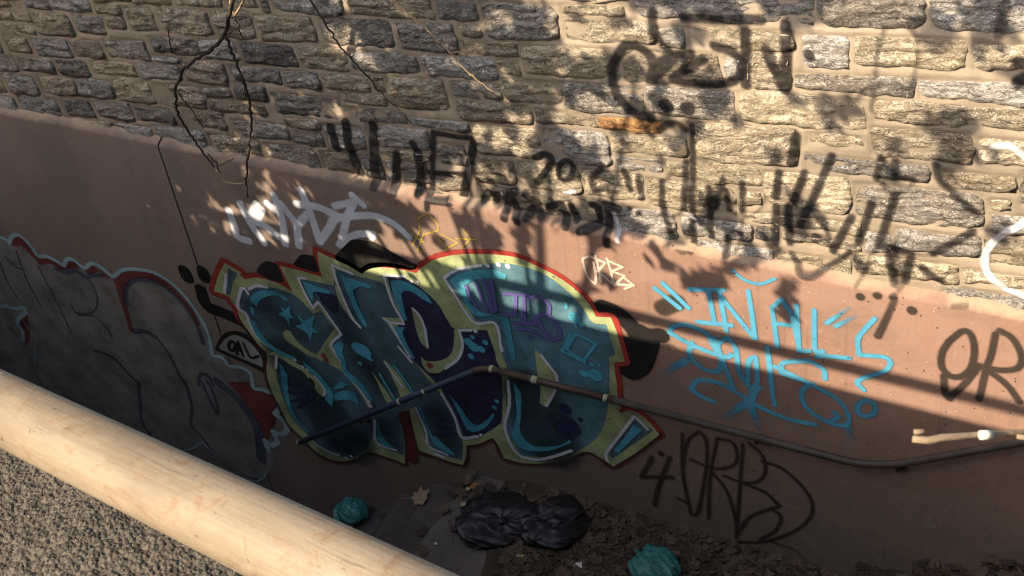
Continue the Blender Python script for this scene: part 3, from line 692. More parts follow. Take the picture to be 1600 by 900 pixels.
coat('graffiti_tag', concrete_wall, PT['sky'], st('BT', 24, '115,70 245,195/75,95 200,195/250,100 420,105/345,112 375,270/292,265 460,282/400,120 435,310/402,130 575,347/545,110 562,220 580,345/665,190 690,392/680,182 712,150 762,232 802,402/670,272 772,282/787,182 800,412 852,412/876,205 880,402 920,412')
     + st('BT', 24, '940,270 1062,187', [1, .6, .25]) + st('BT', 28, '985,285 1085,237', [.8, .5, .3]) + st('BT', 24, '1180,248 1100,342 1102,430 1230,442 1262,470 1230,512 1112,550 1090,572 1125,606') + ring('BT', 1138, 700, 46, 40, 26)
     + st('BT', 17, '465,5 520,50 600,74 680,48') + st('BT', 25, '150,318 162,290 232,280 330,320 362,370 402,432/150,318 260,380 420,440 460,430/262,370 250,432 320,500 390,516 412,470 390,382 442,342 482,400 500,520 560,602/372,342 420,470 472,602/542,560 546,462 580,442 590,560 560,622/640,390 660,560 676,682')
     + st('BT', 25, '850,460 722,470 712,522 870,580/850,460 920,500 930,550/680,490 880,590 1000,660 1050,742 1030,782 950,770 842,700 812,620 850,580/260,602 290,560 400,572 520,640 600,690 740,750 880,780/600,590 542,670/580,600 562,682/260,602 310,640 372,664/890,440 922,436 1050,446/950,770 1000,740 975,720')
     + st('BT', 40, '542,668 430,742', [.9, .35]) + st('BT', 40, '545,662 602,800', [.9, .3]) + st('BT', 40, '1042,785 1072,890', [.6, .15]) + st('BT', 40, '230,460 110,530', [.8, .25]), soft=.008, label='bright blue sprayed lettering with quotation marks, crossed by the rail shadow')
LAYER[0] = 3
coat('graffiti_tag', concrete_wall, PT['smoke'], st('R7', 44, '1080,500 1032,580 1030,680 1090,742 1170,742 1232,682 1256,560 1230,452 1172,430 1080,500/1042,742 1052,860 1085,900/1402,450 1370,600 1340,682 1290,900/1430,425 1522,482 1582,600 1562,682 1460,702 1332,682 1270,662/1352,702 1480,802 1570,920/1280,682 1182,802 1080,892'), soft=.014, label='black sprayed letters O and R at the right edge under the ledge')
coat('graffiti_tag', concrete_wall, PT['smoke'], st('R7', 52, '700,215 640,350 586,462', [.6, .75, .9]) + circ('R7', '462,190,28 580,182,28 820,285,32 690,195,26') + st('R7', 34, '1100,262 1200,270', .5), soft=.012, label='black sprayed stroke and dots on the ledge, right of the blue lettering')
coat('graffiti_tag', concrete_wall, PT['faint'], st('K9', 17, '20,240 22,420 60,612 92,602 130,402 130,272 95,230 42,280 20,420/182,262 150,430 140,632/182,262 250,280 275,340 250,390 160,400 60,360/160,420 232,520 282,700/300,290 285,500 270,722/330,285 390,340 405,410 370,460 300,466 215,436/300,470 400,510 470,575 340,622 290,682/390,370 480,400 580,490 622,570 602,640 520,700 400,740 280,742/430,590 475,622 450,690 380,730/0,540 40,560')
     + st('K9', 16, '430,740 540,780 622,852', [.8, .7, .4]) + st('K8', 21, '1450,350 1402,440 1545,442/1532,350 1482,480 1462,570') + circ('K8', '1490,330,15'), soft=.014, label='large black looping tag low on the wall below the handrail')

# --- tags on the stones
def stag(strokes, label, mat='soot', soft=.014):
    return coat('graffiti_tag', stone_wall, PT[mat], strokes, soft=soft, cell=.010, stone=True, label=label)
PT['soot'] = m_paint('soot_black_paint', (.026, .024, .025), opacity=.80, pitted=False, grain=120, var=.3)
PT['snow'] = m_paint('snow_white_paint', (.62, .62, .66), pitted=False, grain=150)
stag(st('C', 62, '870,70 872,170 930,280 985,345/700,285 625,400 622,520 660,620 750,710 862,748/700,288 780,300 870,390 852,510/905,400 1010,352 1105,345/862,510 1000,380/1185,380 1080,440 992,500 1100,530 1350,522 1430,442 1382,340 1250,292', .85), 'black looping tag high on the sunlit stones')
stag(st('C', 70, '1062,120 1300,130 1550,132/1450,200 1455,540', .8) + st('D', 72, '100,160 110,300 100,560/-20,320 90,560', .85), 'heavy black letter N sprayed high on the right stones')
stag(circ('C', '960,660,44 1092,680,44') + st('C', 52, '900,822 1000,780 1072,822', .7) + circ('D', '252,350,34'), 'row of black sprayed dots among the upper stones')
stag(st('E', 55, '1260,200 1302,330/1352,170 1382,330 1440,480/1522,190 1532,380 1552,540') + st('F', 50, '70,170 72,380/180,100 220,240 222,390') + st('F', 32, '300,30 290,480/300,38 540,72/280,288 520,297/312,432 430,446') + st('F', 48, '555,92 522,280 490,432') + circ('F', '590,320,17'), 'bold black block-letter tag on the lowest stones above the ledge', soft=.010)
stag(st('F', 40, '940,190 1000,170 1040,220 950,350') + ring('F', 1130, 270, 46, 56, 34) + st('F', 40, '1350,262 1292,320 1312,390 1390,378/1490,270 1530,392/1582,310 1592,400', .75) + st('G', 38, '310,290 330,400/375,320 400,450', .7), 'black sprayed numerals on the middle stones', soft=.010)
stag(st('F', 44, '620,452 640,410 702,430 690,460/770,540 770,430 820,400/800,430 852,560/880,412 940,470 982,540/1020,500 1090,480 1150,592/1160,500 1202,570/1290,490 1332,512 1352,600 1240,622/1382,480 1402,560 1410,700/1400,490 1462,512/900,540 960,470') + circ('F', '1525,510,17 1585,535,17'), 'dense black scribble along the lowest stone course', soft=.012)
stag(st('G', 42, '530,340 540,520 590,650/680,220 672,500/720,0 722,520/722,560 732,742/820,380 830,500 842,680/912,322 880,440 860,512/922,400 952,522/1030,350 1032,522/940,680 942,782', .8) + st('G', 62, '1370,60 1342,222', .85), 'thin black vertical strokes sprayed down the sunlit stones')
stag(st('G', 26, '540,520 600,560 672,500 700,360 720,520 780,600 830,500 870,360 922,400/842,680 900,730 942,782 1000,760 1032,640 1030,522/590,650 660,740 732,742 790,720', .6) + st('G', 30, '560,330 620,250 680,222 760,200 830,230/1180,430 1140,520 1060,560 1000,540', .5), 'faded looping tag over the vertical black strokes', soft=.016)
stag(st('H', 50, '62,190 40,340/220,190 150,370/392,80 322,240 250,400/45,400 40,622/120,400 132,622/240,420 200,512/512,470 400,672', .85) + circ('H', '290,590,27') + st('H', 40, '140,690 220,790 330,792 500,690', .7), 'black slanted strokes and dot on the stones above blue lettering')
stag(st('H', 54, '702,100 672,222/790,120 802,200 900,232/642,380 560,622/790,320 750,450 690,632/692,640 862,682/1040,140 1082,250 1300,440/1272,560 1030,692/752,700 782,862/890,700 850,862/962,780 1080,862', .8), 'large black angular tag on the stones near the right edge')
stag(st('H', 30, '150,370 190,440 250,400 300,470 360,560 400,672 470,720 560,622/672,222 720,290 790,320 880,280 900,232/690,632 640,700 600,800 560,860/860,682 960,700 1030,692/782,862 820,900 850,862 880,780 962,780', .55) + st('D', 44, '720,190 680,330 660,520 640,700/720,190 850,170 930,260 920,420 880,600/540,640 600,560 700,520 880,560', .5), 'faded grey looping script linking the black tags at right', soft=.018)
stag(st('D', 90, '1560,390 1620,400/1560,520 1640,480', .85) + st('D', 80, '1480,30 1440,220', .6), 'black sprayed blot at the upper right edge of the stones')
stag(st('H', 44, '1405,22 1500,20 1580,62 1640,130/1610,490 1480,560 1372,660 1350,760 1390,842 1480,910 1600,960'), 'white sprayed loop on the stones at the right edge', 'snow', .012)
stag(st('F', 30, '1125,415 1190,402') + st('F', 36, '1440,540 1470,640 1480,680', .7) + st('G', 30, '690,545 745,575', .6), 'small white paint spots on the lowest stones', 'snow', .010)

# ------------------------------------------------------------------ landing and stairs
MAT['floor'] = m_simple('dirty_concrete', (.085, .074, .062), (.150, .131, .110), 3.5, .9, .5, .02)
MAT['tread'] = m_simple('worn_tread', (.060, .050, .044), (.105, .088, .078), 6, .85, .4, .01)
LX = float(on_wall(735., 748.)[0]); LXf = float(on_floor(643., 860.)[0]); RX = float(on_wall(1345., 900.)[0])
landing_front = -4.6
def slab(x0, x1, z0, z1, seed):
    """top of a floor slab with an uneven, slightly rounded nosing on its left edge"""
    n = max(4, int((x1-x0)/.03)); m = 100; xs = np.linspace(x0, x1, n); ys = np.linspace(landing_front, .02, m)
    X, Y = np.meshgrid(xs, ys); Z = z1+fbm(X*4, Y*4, seed, 4)*.007+fbm(X*30, Y*30, seed+1, 2)*.0015
    e = X-x0; Z = Z-.012*np.clip(1-e/.03, 0, 1)**2; X = X+np.where(e < .001, fbm(Y*5, Y*0, seed, 3)*.006, 0)
    V = np.stack([X.ravel(), Y.ravel(), Z.ravel()], 1); F = gridfaces(n, m)
    k = len(V); left = np.arange(m)*n
    V2 = V[left].copy(); V2[:, 2] = z0; V = np.concatenate([V, V2])
    F = np.concatenate([F, np.stack([left[:-1], left[1:], k+np.arange(1, m), k+np.arange(m-1)], 1)])
    return V, F
V, F = slab(LX, RX+.02, -.5, 0, 5); landing = make('landing', V, F, MAT['floor']); tag(landing, kind='structure')
MAT['soil'] = m_simple('dark_soil', (.030, .024, .017), (.070, .055, .040), 7, .95, .8, .02)
xs_ = np.linspace(LX+.24, RX+.3, 150); ys_ = np.linspace(landing_front, .0, 170); Xs, Ys = np.meshgrid(xs_, ys_)
Zs = .010+fbm(Xs*3, Ys*3, 91, 4)*.020+fbm(Xs*14, Ys*14, 95, 3)*.007+.045*np.exp(Ys/.16)-.05*np.clip(1-(Xs-LX-.24-.10*fbm(Ys*3, Ys*0+2, 97, 3))/.12, 0, 1)
tag(make('soil', np.stack([Xs.ravel(), Ys.ravel(), Zs.ravel()], 1), gridfaces(150, 170), MAT['soil']), 'dark soil spread over the landing beneath the rubbish bags', 'soil', kind='stuff')
down = empty('stairs', (LX, -1.5, -.2), 'dark littered concrete steps going down to the left of the landing', 'stairs')
for k in range(9):
    V, F = slab(LX-.275*(k+1), LX-.275*k+.02, -.2*(k+2)-.1, -.2*(k+1), 20+k); make('step', V, F, MAT['tread'], down)
upst = empty('stairs', (RX, -1.5, 0), 'dirt-covered steps rising at the bottom right corner', 'stairs')
for k in range(24):
    V, F = slab(RX+.285*k, RX+.285*(k+1)+.02, .15*k-.1, .15*(k+1), 40+k); make('step', V, F, MAT['floor'], upst)
V, F = boxvf(-9, 9, -4.3, .3, -4.1, -2.6); tag(make('ground', V, F, MAT['floor'], shade=False), kind='structure')

ab = thing('added_end_wall', (-7.2, -2.5, -4), 'concrete wall added beyond the lower stairs to block light, out of view', 'wall')  # unseen end wall, added to keep light off the lower left
V, F = boxvf(-7.8, -6.6, -7.0, .2, -4.1, 4.4); make('wall_block', V, F, MAT['floor'], ab, shade=False)
V, F = boxvf(-7.9, -6.5, -7.1, .3, 4.4, 4.6); make('coping', V, F, MAT['floor'], ab, shade=False)

# ------------------------------------------------------------------ handrail on the wall
HY = -.075
def hp(x, y):
    a, b = on_wall(float(x), float(y), HY); return np.array([float(a), HY, float(b)])
MAT['rail_blue'] = m_simple('blue_overspray', (.030, .055, .075), (.030, .030, .075), 3, .5, .2, .004)
MAT['rail_brown'] = m_simple('brown_rail_paint', (.055, .035, .026), (.095, .060, .045), 14, .5, .3, .003)
MAT['rail_grey'] = m_simple('grey_brown_rail_paint', (.045, .037, .032), (.080, .067, .058), 12, .6, .3, .003)
MAT['band'] = m_simple('pale_green_band', (.32, .34, .20), (.42, .43, .27), 20, .6, .1, .002)
hand = empty('wall_handrail', (float(hp(1060, 651)[0]), HY, 0), 'round steel handrail bent along the graffiti wall, oversprayed blue on its left', 'handrail')
HR = .0185
def seg(pts, mat, bend=None):
    V, F = tube(pts, HR, 16); o = make('pipe', [v-np.array([0, 0, 0]) for v in V], F, mat, hand)
    return o
def curve(a, b, c, n=8):                      # rounded bend
    return [(1-t)**2*a+2*t*(1-t)*b+t*t*c for t in np.linspace(0, 1, n)]
p0, p1, p2 = hp(466, 692), hp(742, 579), hp(756, 573.5); p3 = hp(782, 580); p4 = hp(1310, 717); p5 = hp(1352, 729); p6 = hp(1410, 724); p7 = hp(1600, 690)
seg([p0, p1], MAT['rail_blue'])
seg(curve(p1, p2, p3)[:], MAT['rail_brown']); seg([p3, hp(960, 625)], MAT['rail_brown'])
seg([hp(960, 625), p4]+curve(p4, p5, p6)[1:]+[p7, p7+(p7-p6)*4], MAT['rail_grey'])
def band(x, y, d, w=.020):
    c = hp(x, y); d = d/np.linalg.norm(d); V, F = tube([c-d*w/2, c+d*w/2], HR+.002, 16); make('paint_band', V, F, MAT['band'], hand)
band(768.5, 576.5, p3-p2); band(836, 593.5, p4-p3, .034); band(947, 622, p4-p3, .022); band(664, 611.5, p1-p0); band(625, 627, p1-p0, .018); band(468, 691.3, p1-p0, .012)
for x, y in ((560, 653), (800, 584), (1180, 683), (1402, 725)):
    c = hp(x, y); c[2] -= HR+.004
    V, F = joinvf([tube([c+np.array([0, 0, .012]), c+np.array([0, .01, -.03]), c+np.array([0, .045, -.05]), c+np.array([0, .078, -.05])], .008, 8), tube([c+np.array([0, .066, -.05]), c+np.array([0, .076, -.05])], .030, 14)])
    make('bracket', V, F, MAT['rail_grey'] if x > 900 else MAT['rail_brown'], hand)

# ------------------------------------------------------------------ near parapet, its pipe rail, the walkway behind
RP = CAM+np.array([-.4517, .4007, -.6352]); RD = np.array([1, -.1958, .1528]); RD /= np.linalg.norm(RD); RR = .0555/2
HW = np.cross([0, 0, 1.], RD); HW /= np.linalg.norm(HW)          # horizontal, towards the graffiti wall
if HW[1] < 0: HW = -HW
UP = np.cross(RD, HW); UP = UP if UP[2] > 0 else -UP
N = NT('rough_aggregate'); p = N.pos()
c = N.mix(N.ramp(N.voro(p, 240, out='Color'), (.1, 0), (.95, 1)), (.030, .027, .022), (.105, .093, .075))
c = N.mix(N.math('MULTIPLY', N.ramp(N.noise(p, 9, 5, .6), (.4, 0), (.7, 1)), .5), c, (.075, .064, .050))
h = N.ramp(N.voro(p, 210), (0, 1), (.8, 0))
MAT['aggregate'] = N.fin(c, .9, N.bump(h, .9, .004, N.bump(N.noise(p, 420, 3, .6), .6, .002)), .25)
par = thing('parapet_wall', tuple(RP-np.array([0, 0, .16])), 'rough grey-brown parapet top under the beige pipe rail', 'wall')
E0 = RP+.105*HW-.226*UP
def pt(a, b, h=0): return E0+a*RD-b*HW+h*UP
na, nbb = 560, 190; A_, B_ = np.meshgrid(np.linspace(-1.75, .35, na), np.linspace(0, .52, nbb))
f1 = vnoise(A_*240, B_*240, 5); f2 = vnoise(A_*130+5, B_*130, 9); f3 = fbm(A_*14, B_*14, 4, 3)
Hh = (np.abs(f1*2-1)*.0030+f2*.0052+f3*.006)*np.clip(B_/.012, .2, 1)-.004
V = E0+A_.ravel()[:, None]*RD-B_.ravel()[:, None]*HW+Hh.ravel()[:, None]*UP
make('rough_top', V, gridfaces(na, nbb), MAT['aggregate'], par)
def prism(a0, a1, prof):                       # prof: (b, absolute drop below the top) pairs
    V = []; n = len(prof)
    for a in (a0, a1):
        for b, d in prof: q = pt(a, b); V.append(q-np.array([0, 0, d]))
    F = [(i, (i+1) % n, n+(i+1) % n, n+i) for i in range(n)]+[tuple(range(n-1, -1, -1)), tuple(n+i for i in range(n))]
    return V, F
V, F = joinvf([prism(-9, -1.75, [(0, 0), (.52, 0), (.52, 8), (0, 8)]), prism(-1.75, .35, [(0, .004), (.52, .004), (.52, 8), (0, 8)]), prism(.35, 7, [(0, 0), (.52, 0), (.52, 8), (0, 8)])])
make('wall_body', V, F, MAT['aggregate'], par, shade=False)
N = NT('beige_rail_paint'); o = N.obj(); x, y, z = N.sep(o)
c = N.mix(N.ramp(N.noise(N.mapping(o, (4, 26, 26)), 1.0, 5, .6), (.35, 0), (.68, 1)), (.172, .138, .092), (.248, .202, .142))
c = N.mix(N.math('MULTIPLY', N.ramp(N.noise(N.mapping(o, (3, 240, 240)), 1.0, 2, .6), (.45, 0), (.7, 1)), .35), c, (.27, .225, .160))
c = N.mix(N.math('MULTIPLY', N.ramp(N.noise(o, 34, 6, .7, 1.2), (.53, 0), (.64, 1)), .75), c, (.17, .105, .055))
c = N.mix(N.math('MULTIPLY', N.ramp(N.noise(N.mapping(o, (60, 200, 200), (3, 1, 2)), 1.0, 3, .7), (.67, 0), (.71, 1)), .8), c, (.10, .07, .05))
c = N.mix(N.math('MULTIPLY', N.ramp(N.noise(N.mapping(o, (22, 22, 22), (9, 4, 2)), 1.0, 4, .75), (.68, 0), (.72, 1)), .8), c, (.46, .41, .33))
c = N.mix(N.math('MULTIPLY', N.ramp(N.noise(N.mapping(o, (5, 14, 14), (2, 7, 1)), 1.0, 6, .68), (.42, 0), (.62, 1)), .75), c, (.125, .098, .066))
c = N.mix(N.math('MULTIPLY', N.ramp(N.noise(N.mapping(o, (1, 1, 1), (6, 2, 8)), 75, 3, .65), (.68, 0), (.71, 1)), .85), c, (.060, .042, .028))
c = N.mix(N.math('MULTIPLY', N.ramp(N.noise(N.mapping(o, (14, 420, 420), (0, 0, 0), (0, 0, .12)), 1.0, 3, .75), (.64, 0), (.69, 1)), .7), c, (.10, .075, .05))
gr = N.math('ADD', y, N.math('MULTIPLY', N.noise(N.mapping(o, (16, 40, 40)), 1.0, 5, .7), .014))  # far upper strip: greenish patina with the pipe's own shade painted in
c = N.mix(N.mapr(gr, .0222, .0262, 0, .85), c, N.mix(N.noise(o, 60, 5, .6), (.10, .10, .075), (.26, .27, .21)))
nrm = N.bump(N.noise(N.mapping(o, (10, 300, 300)), 1.0, 3, .6), .35, .0012, N.bump(N.noise(o, 300, 4, .65), .35, .0008))
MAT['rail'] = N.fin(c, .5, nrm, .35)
grd = empty('pipe_guardrail', tuple(RP-.226*UP), 'scuffed beige painted pipe rail sloping across the lower left corner', 'railing')
ang = np.linspace(0, 2*math.pi, 49)[:-1]; xs = np.linspace(-8.5, 6.5, 60)
V = np.array([(x, RR*math.cos(t), RR*math.sin(t)) for x in xs for t in ang]); ns = 48
F = np.array([(i*ns+k, i*ns+(k+1) % ns, (i+1)*ns+(k+1) % ns, (i+1)*ns+k) for i in range(59) for k in range(ns)])
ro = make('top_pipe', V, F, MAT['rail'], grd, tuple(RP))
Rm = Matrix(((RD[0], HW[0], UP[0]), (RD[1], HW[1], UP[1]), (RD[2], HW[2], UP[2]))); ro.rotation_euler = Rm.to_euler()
for a in (-6.3, 1.55, 4.2):
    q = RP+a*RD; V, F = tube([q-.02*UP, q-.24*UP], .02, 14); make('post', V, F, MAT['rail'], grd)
MAT['asphalt'] = m_simple('asphalt', (.035, .033, .031), (.065, .062, .057), 60, .9, .5, .006)
walk = np.array([pt(a, b)-np.array([0, 0, .95]) for a, b in ((-9, .4), (7, .4), (7, 14), (-9, 14))])
tag(make('walkway', walk, [(0, 1, 2, 3)], MAT['asphalt'], shade=False), kind='structure')

# ------------------------------------------------------------------ rubbish bags, litter
def noise3(P, s, seed, oct=4):
    return (fbm(P[:, 0]*s+P[:, 2]*s*.71+3.3, P[:, 1]*s-P[:, 2]*s*.43, seed, oct)+fbm(P[:, 1]*s+P[:, 0]*s*.37+5, P[:, 2]*s+P[:, 0]*s*.61, seed+17, oct))/2
def bag(name, loc, size, rz, seed, mat, label, cat='bag', group=None, knot=(.5, 0, .45), tail=.35):
    nu, nv = 150, 90; th, ph = np.meshgrid(np.linspace(0, 2*math.pi, nu), np.linspace(0, math.pi, nv))
    D = np.stack([np.sin(ph)*np.cos(th), np.sin(ph)*np.sin(th), np.cos(ph)], 2).reshape(-1, 3)
    k = np.array(knot); k = k/np.linalg.norm(k)
    ca = np.clip(D@k, -1, 1); an = np.arccos(ca)
    u = np.cross(k, [0, 1, .2]); u /= np.linalg.norm(u); w = np.cross(k, u); az = np.arctan2(D@w, D@u)
    r = 1+noise3(D, .9, seed, 2)*.45
    r += .17*(1-np.abs(noise3(D, 1.5, seed+3, 1))*2.6)
    r += .085*(1-np.abs(noise3(D, 2.9, seed+5, 1))*2.6)+.026*(1-np.abs(noise3(D, 5.0, seed+8, 1))*2.6)
    near = np.exp(-(an/.85)**2)                # gathers radiate from the knot
    r += near*.07*np.sin(az*9+vnoise(an*2, az, seed)*3)-.25*np.exp(-(an/.55)**2)+tail*np.exp(-(an/.13)**2)
    P = D*r[:, None]*np.array(size)/2
    P[:, 2] = np.where(P[:, 2] < -.30*size[2], -.30*size[2]+(P[:, 2]+.30*size[2])*.12, P[:, 2])
    P[:, 2] -= P[:, 2].min()
    c, s = math.cos(rz), math.sin(rz); P[:, :2] = np.stack([c*P[:, 0]-s*P[:, 1], s*P[:, 0]+c*P[:, 1]], 1)
    F = gridfaces(nu, nv)
    o = make(name, P, F, mat, None, loc); bm = bmesh.new(); bm.from_mesh(o.data); bmesh.ops.remove_doubles(bm, verts=bm.verts, dist=1e-4); bm.to_mesh(o.data); bm.free()
    o.data.polygons.foreach_set('use_smooth', np.ones(len(o.data.polygons), bool))
    return tag(o, label, cat, group)
N = NT('black_bag_plastic'); o = N.obj()
MAT['bag'] = N.fin((.010, .0095, .009), .50, N.bump(N.noise(o, 9, 2, .5, 1.0), .35, .014, N.bump(N.noise(o, 40, 2, .5), .12, .003)), .6)
def m_teal():
    N = NT('teal_bag_plastic'); o = N.obj()
    c = N.mix(N.ramp(N.noise(o, 9, 4, .6), (.35, 0), (.7, 1)), (.022, .135, .125), (.060, .25, .235))
    N.b.inputs['Subsurface Weight'].default_value = 0.0
    return N.fin(c, .38, N.bump(N.noise(o, 40, 4, .6, 1.0), .5, .008), .45)
MAT['teal'] = m_teal()
def fl(x, y, z=0.0): a, b = on_floor(float(x), float(y), z); return (float(a), float(b), z)
a = fl(775, 820); bag('rubbish_bag', (a[0], a[1], 0), (.44, .34, .115), .5, 11, MAT['bag'], 'slumped black rubbish bag nearer the top step of the stairs', group='black rubbish bags on the landing', knot=(.2, -.3, .75), tail=.25)
a = fl(868, 826); bag('rubbish_bag', (a[0], a[1], 0), (.34, .30, .155), 1.3, 23, MAT['bag'], 'glossy black rubbish bag against the foot of the wall', group='black rubbish bags on the landing', knot=(-.3, .5, .6), tail=.3)
sz = -.6; a = fl(548, 806, sz); bag('plastic_bag', (a[0], a[1], sz), (.185, .175, .12), .2, 31, MAT['teal'], 'crumpled teal plastic bag down on the dark steps', group='teal plastic bags', knot=(.1, .4, .5), tail=.1)
a = fl(1026, 893); tb = bag('plastic_bag', (a[0], a[1], 0), (.26, .21, .14), -.35, 47, MAT['teal'], 'printed teal plastic bag at the bottom edge near the wall', group='teal plastic bags', knot=(-.75, -.1, .35), tail=.35)
me = tb.data; tv = [tb.location+v.co for v in me.vertices]; tbv = BVHTree.FromPolygons(tv, [tuple(p.vertices) for p in me.polygons])
MAT['print'] = m_simple('black_bag_print', (.012, .02, .02), (.02, .03, .03), 30, .5, .1, .002)
pr = []
def drape(pts, w):
    V = []; F = []; pp = [np.array(q) for q in pts]
    for i, q in enumerate(pp):
        t = pp[min(i+1, len(pp)-1)]-pp[max(0, i-1)]; n = np.array([-t[1], t[0]])/(np.linalg.norm(t)+1e-9)
        for s in (-1, 1):
            x, y = q+n*s*(w if np.isscalar(w) else w[i])/2; d = ray(x, y); d = d/np.linalg.norm(d)
            hit = tbv.ray_cast(Vector(CAM), Vector(d)); 
            if hit[0] is None: return
            V.append(np.array(hit[0])-d*.002)
        if i: k = 2*i; F.append((k-2, k-1, k+1, k))
    pr.append((V, F))
rr = random.Random(4)
for line in range(5):                            # small illegible print, line by line, as in the photo
    for k in range(7):
        x = 1011+k*3.4+line*1.2; y = 871+line*5.2+k*1.6
        drape([(x, y), (x+1.2, y+rr.uniform(-1.8, 1.8)), (x+2.2, y+rr.uniform(-1.5, 2))], .9)
for cx, cy in ((1049, 878), (1054, 890), (1063, 886)):
    t = np.linspace(0, 1, 7); drape([(cx-4+8*q, cy-5+9*q) for q in t], [max(.3, 5.5*math.sin(math.pi*q)) for q in t])
if pr:
    V, F = joinvf(pr); tag(make('print', V, F, MAT['print'], tb, (0, 0, 0)), kind='stuff')

def leaf_vf(L, lobes, curl, seed):
    rnd = random.Random(seed); V = [(0, 0, 0)]; n = 2*lobes+1; out = []
    for i in range(2*n):
        t = -math.pi+2*math.pi*i/(2*n); tip = i % 2 == 0
        r = L*(.5 if tip else .34)*(1-.25*abs(t)/math.pi)*rnd.uniform(.8, 1.15); out.append((r*math.cos(t), r*math.sin(t)))
    for x, y in out: V.append((x, y, curl*((x*x+y*y)/L)+rnd.uniform(-.1, .1)*L*.3))
    F = [(0, 1+i, 1+(i+1) % len(out)) for i in range(len(out))]
    V += [(-L*.28, .004*L, 0), (-L*.28, -.004*L, 0), (-L*.75, .02*L, .05*L), (-L*.75, .05*L, .05*L)]; k = 1+len(out); F.append((k, k+1, k+2, k+3))
    return np.array(V), F
LM = [m_simple('brown_leaf', (.070, .050, .033), (.125, .090, .060), 40, .8, .3, .002), m_simple('dark_leaf', (.036, .027, .020), (.068, .050, .036), 40, .85, .3, .002),
      m_simple('tan_leaf', (.23, .165, .09), (.32, .235, .135), 40, .75, .3, .002), m_simple('yellow_leaf', (.34, .29, .13), (.46, .41, .22), 40, .7, .3, .002), m_simple('pale_litter', (.50, .47, .40), (.62, .60, .54), 40, .7, .2, .002), m_simple('orange_leaf', (.32, .13, .035), (.42, .19, .06), 40, .75, .3, .002)]
def zfloor(x):
    if x < LX: return -.2*(int((LX-x)/.275)+1)
    if x > RX: return .15*(int((x-RX)/.285)+1)
    return 0.0
parts = [[], []]
protos = [leaf_vf(1.0, k % 3+2, random.uniform(.1, .5), k) for k in range(12)]
for i in range(4200):
    x = random.uniform(LX-1.1, RX+1.4); y = -min(abs(random.gauss(0, .32)), 1.7)-.01
    if x < LX and random.random() < .90: continue
    if x < LX+.5 and random.random() < .85: continue
    if random.random() < .25: y = -random.uniform(0, 1.7)
    v, f = protos[i % 12]; L = random.uniform(.04, .11); az = random.uniform(0, 6.28); Rq = Matrix.Rotation(az, 3, 'Z') @ Matrix.Rotation(random.gauss(0, .16), 3, 'X') @ Matrix.Rotation(random.gauss(0, .16), 3, 'Y')
    v = (v*L)@np.array(Rq).T+np.array([x, y, zfloor(x)+.016+(.045*math.exp(y/.16) if x > LX+.3 else 0)+random.uniform(0, .022)*math.exp(y*3)]); parts[i % 2].append((v, f))
for k in range(2):
    V, F = joinvf(parts[k]); tag(make('leaf_litter', V, F, LM[k], shade=False), ('brown dead leaves strewn along the foot of the wall', 'dark rotting leaves strewn along the foot of the wall')[k], 'leaves', kind='stuff')
def one_leaf(x, y, z, L, mat, label, lobes=3, seed=1, tilt=.15, rz=None):
    v, f = leaf_vf(L, lobes, .25, seed); p = fl(x, y, z); rz = random.uniform(0, 6.28) if rz is None else rz
    Rq = np.array(Matrix.Rotation(rz, 3, 'Z') @ Matrix.Rotation(tilt, 3, 'X')); o = make('dead_leaf', v@Rq.T, f, LM[mat], None, (p[0], p[1], z+.02), shade=False)
    tag(o, label, 'leaf', 'dead leaves lying singly')
one_leaf(656, 780, -.2, .14, 2, 'large tan lobed leaf on the step below the landing', 3, 5, .2, .6)
one_leaf(743, 764, 0, .085, 5, 'orange dead leaf behind the left rubbish bag', 2, 6)
one_leaf(731, 767, 0, .045, 3, 'small yellow leaf at the landing edge by the wall', 2, 7)
one_leaf(813, 841, 0, .06, 3, 'yellow-green leaf between the two rubbish bags', 2, 8)
one_leaf(815, 870, 0, .07, 3, 'pale yellow leaf on bare floor below the rubbish bags', 2, 9)
one_leaf(916, 865, 0, .05, 3, 'green-tinged leaf on the floor left of the printed teal bag', 2, 10)
one_leaf(903, 889, 0, .08, 4, 'whitish curled leaf at the bottom centre of the floor', 1, 11, .6)
one_leaf(935, 848, 0, .09, 4, 'whitish torn scrap right of the glossy rubbish bag', 2, 12, .5)
one_leaf(1018, 828, 0, .06, 4, 'small white scrap by the wall above the printed teal bag', 1, 13, .5)
one_leaf(1061, 840, 0, .06, 3, 'yellow scrap of leaf at the wall foot right of the teal bag', 2, 14)
one_leaf(725, 792, 0, .045, 3, 'small yellow leaf left of the slumped rubbish bag', 2, 15)
one_leaf(915, 793, 0, .11, 2, 'curled tan leaf on top of the wall edge behind the glossy bag', 1, 16, .7)
one_leaf(1090, 855, 0, .10, 0, 'broad brown leaf in the litter under the black tag', 3, 17)
one_leaf(682, 853, 0, .03, 4, 'tiny white scrap on the bare landing edge', 1, 18)
V, F = tube([fl(600, 846, -.58), fl(608, 838, -.56), fl(614, 836, -.55), fl(613, 841, -.55), fl(603, 847, -.57)], .006, 6)
tag(make('plastic_scrap', V, F, LM[4]), 'white plastic loop on the steps behind the pipe rail', 'scrap')
MAT['twig'] = m_simple('grey_twig_bark', (.055, .042, .030), (.12, .095, .070), 60, .85, .5, .003)
tw = ['740,860 780,845 830,840 880,815', '775,853 800,870 830,893', '840,775 862,790 890,800 905,798', '930,832 975,838 1010,820 1040,806', '935,856 990,855 1030,842 1060,828', '870,870 880,850 915,835', '955,790 990,802 1020,815 1060,822', '1080,870 1110,862 1150,880', '1000,858 1040,870 1080,895', '700,815 712,830 706,850', '845,862 862,882 850,898', '960,815 975,850 1000,880']
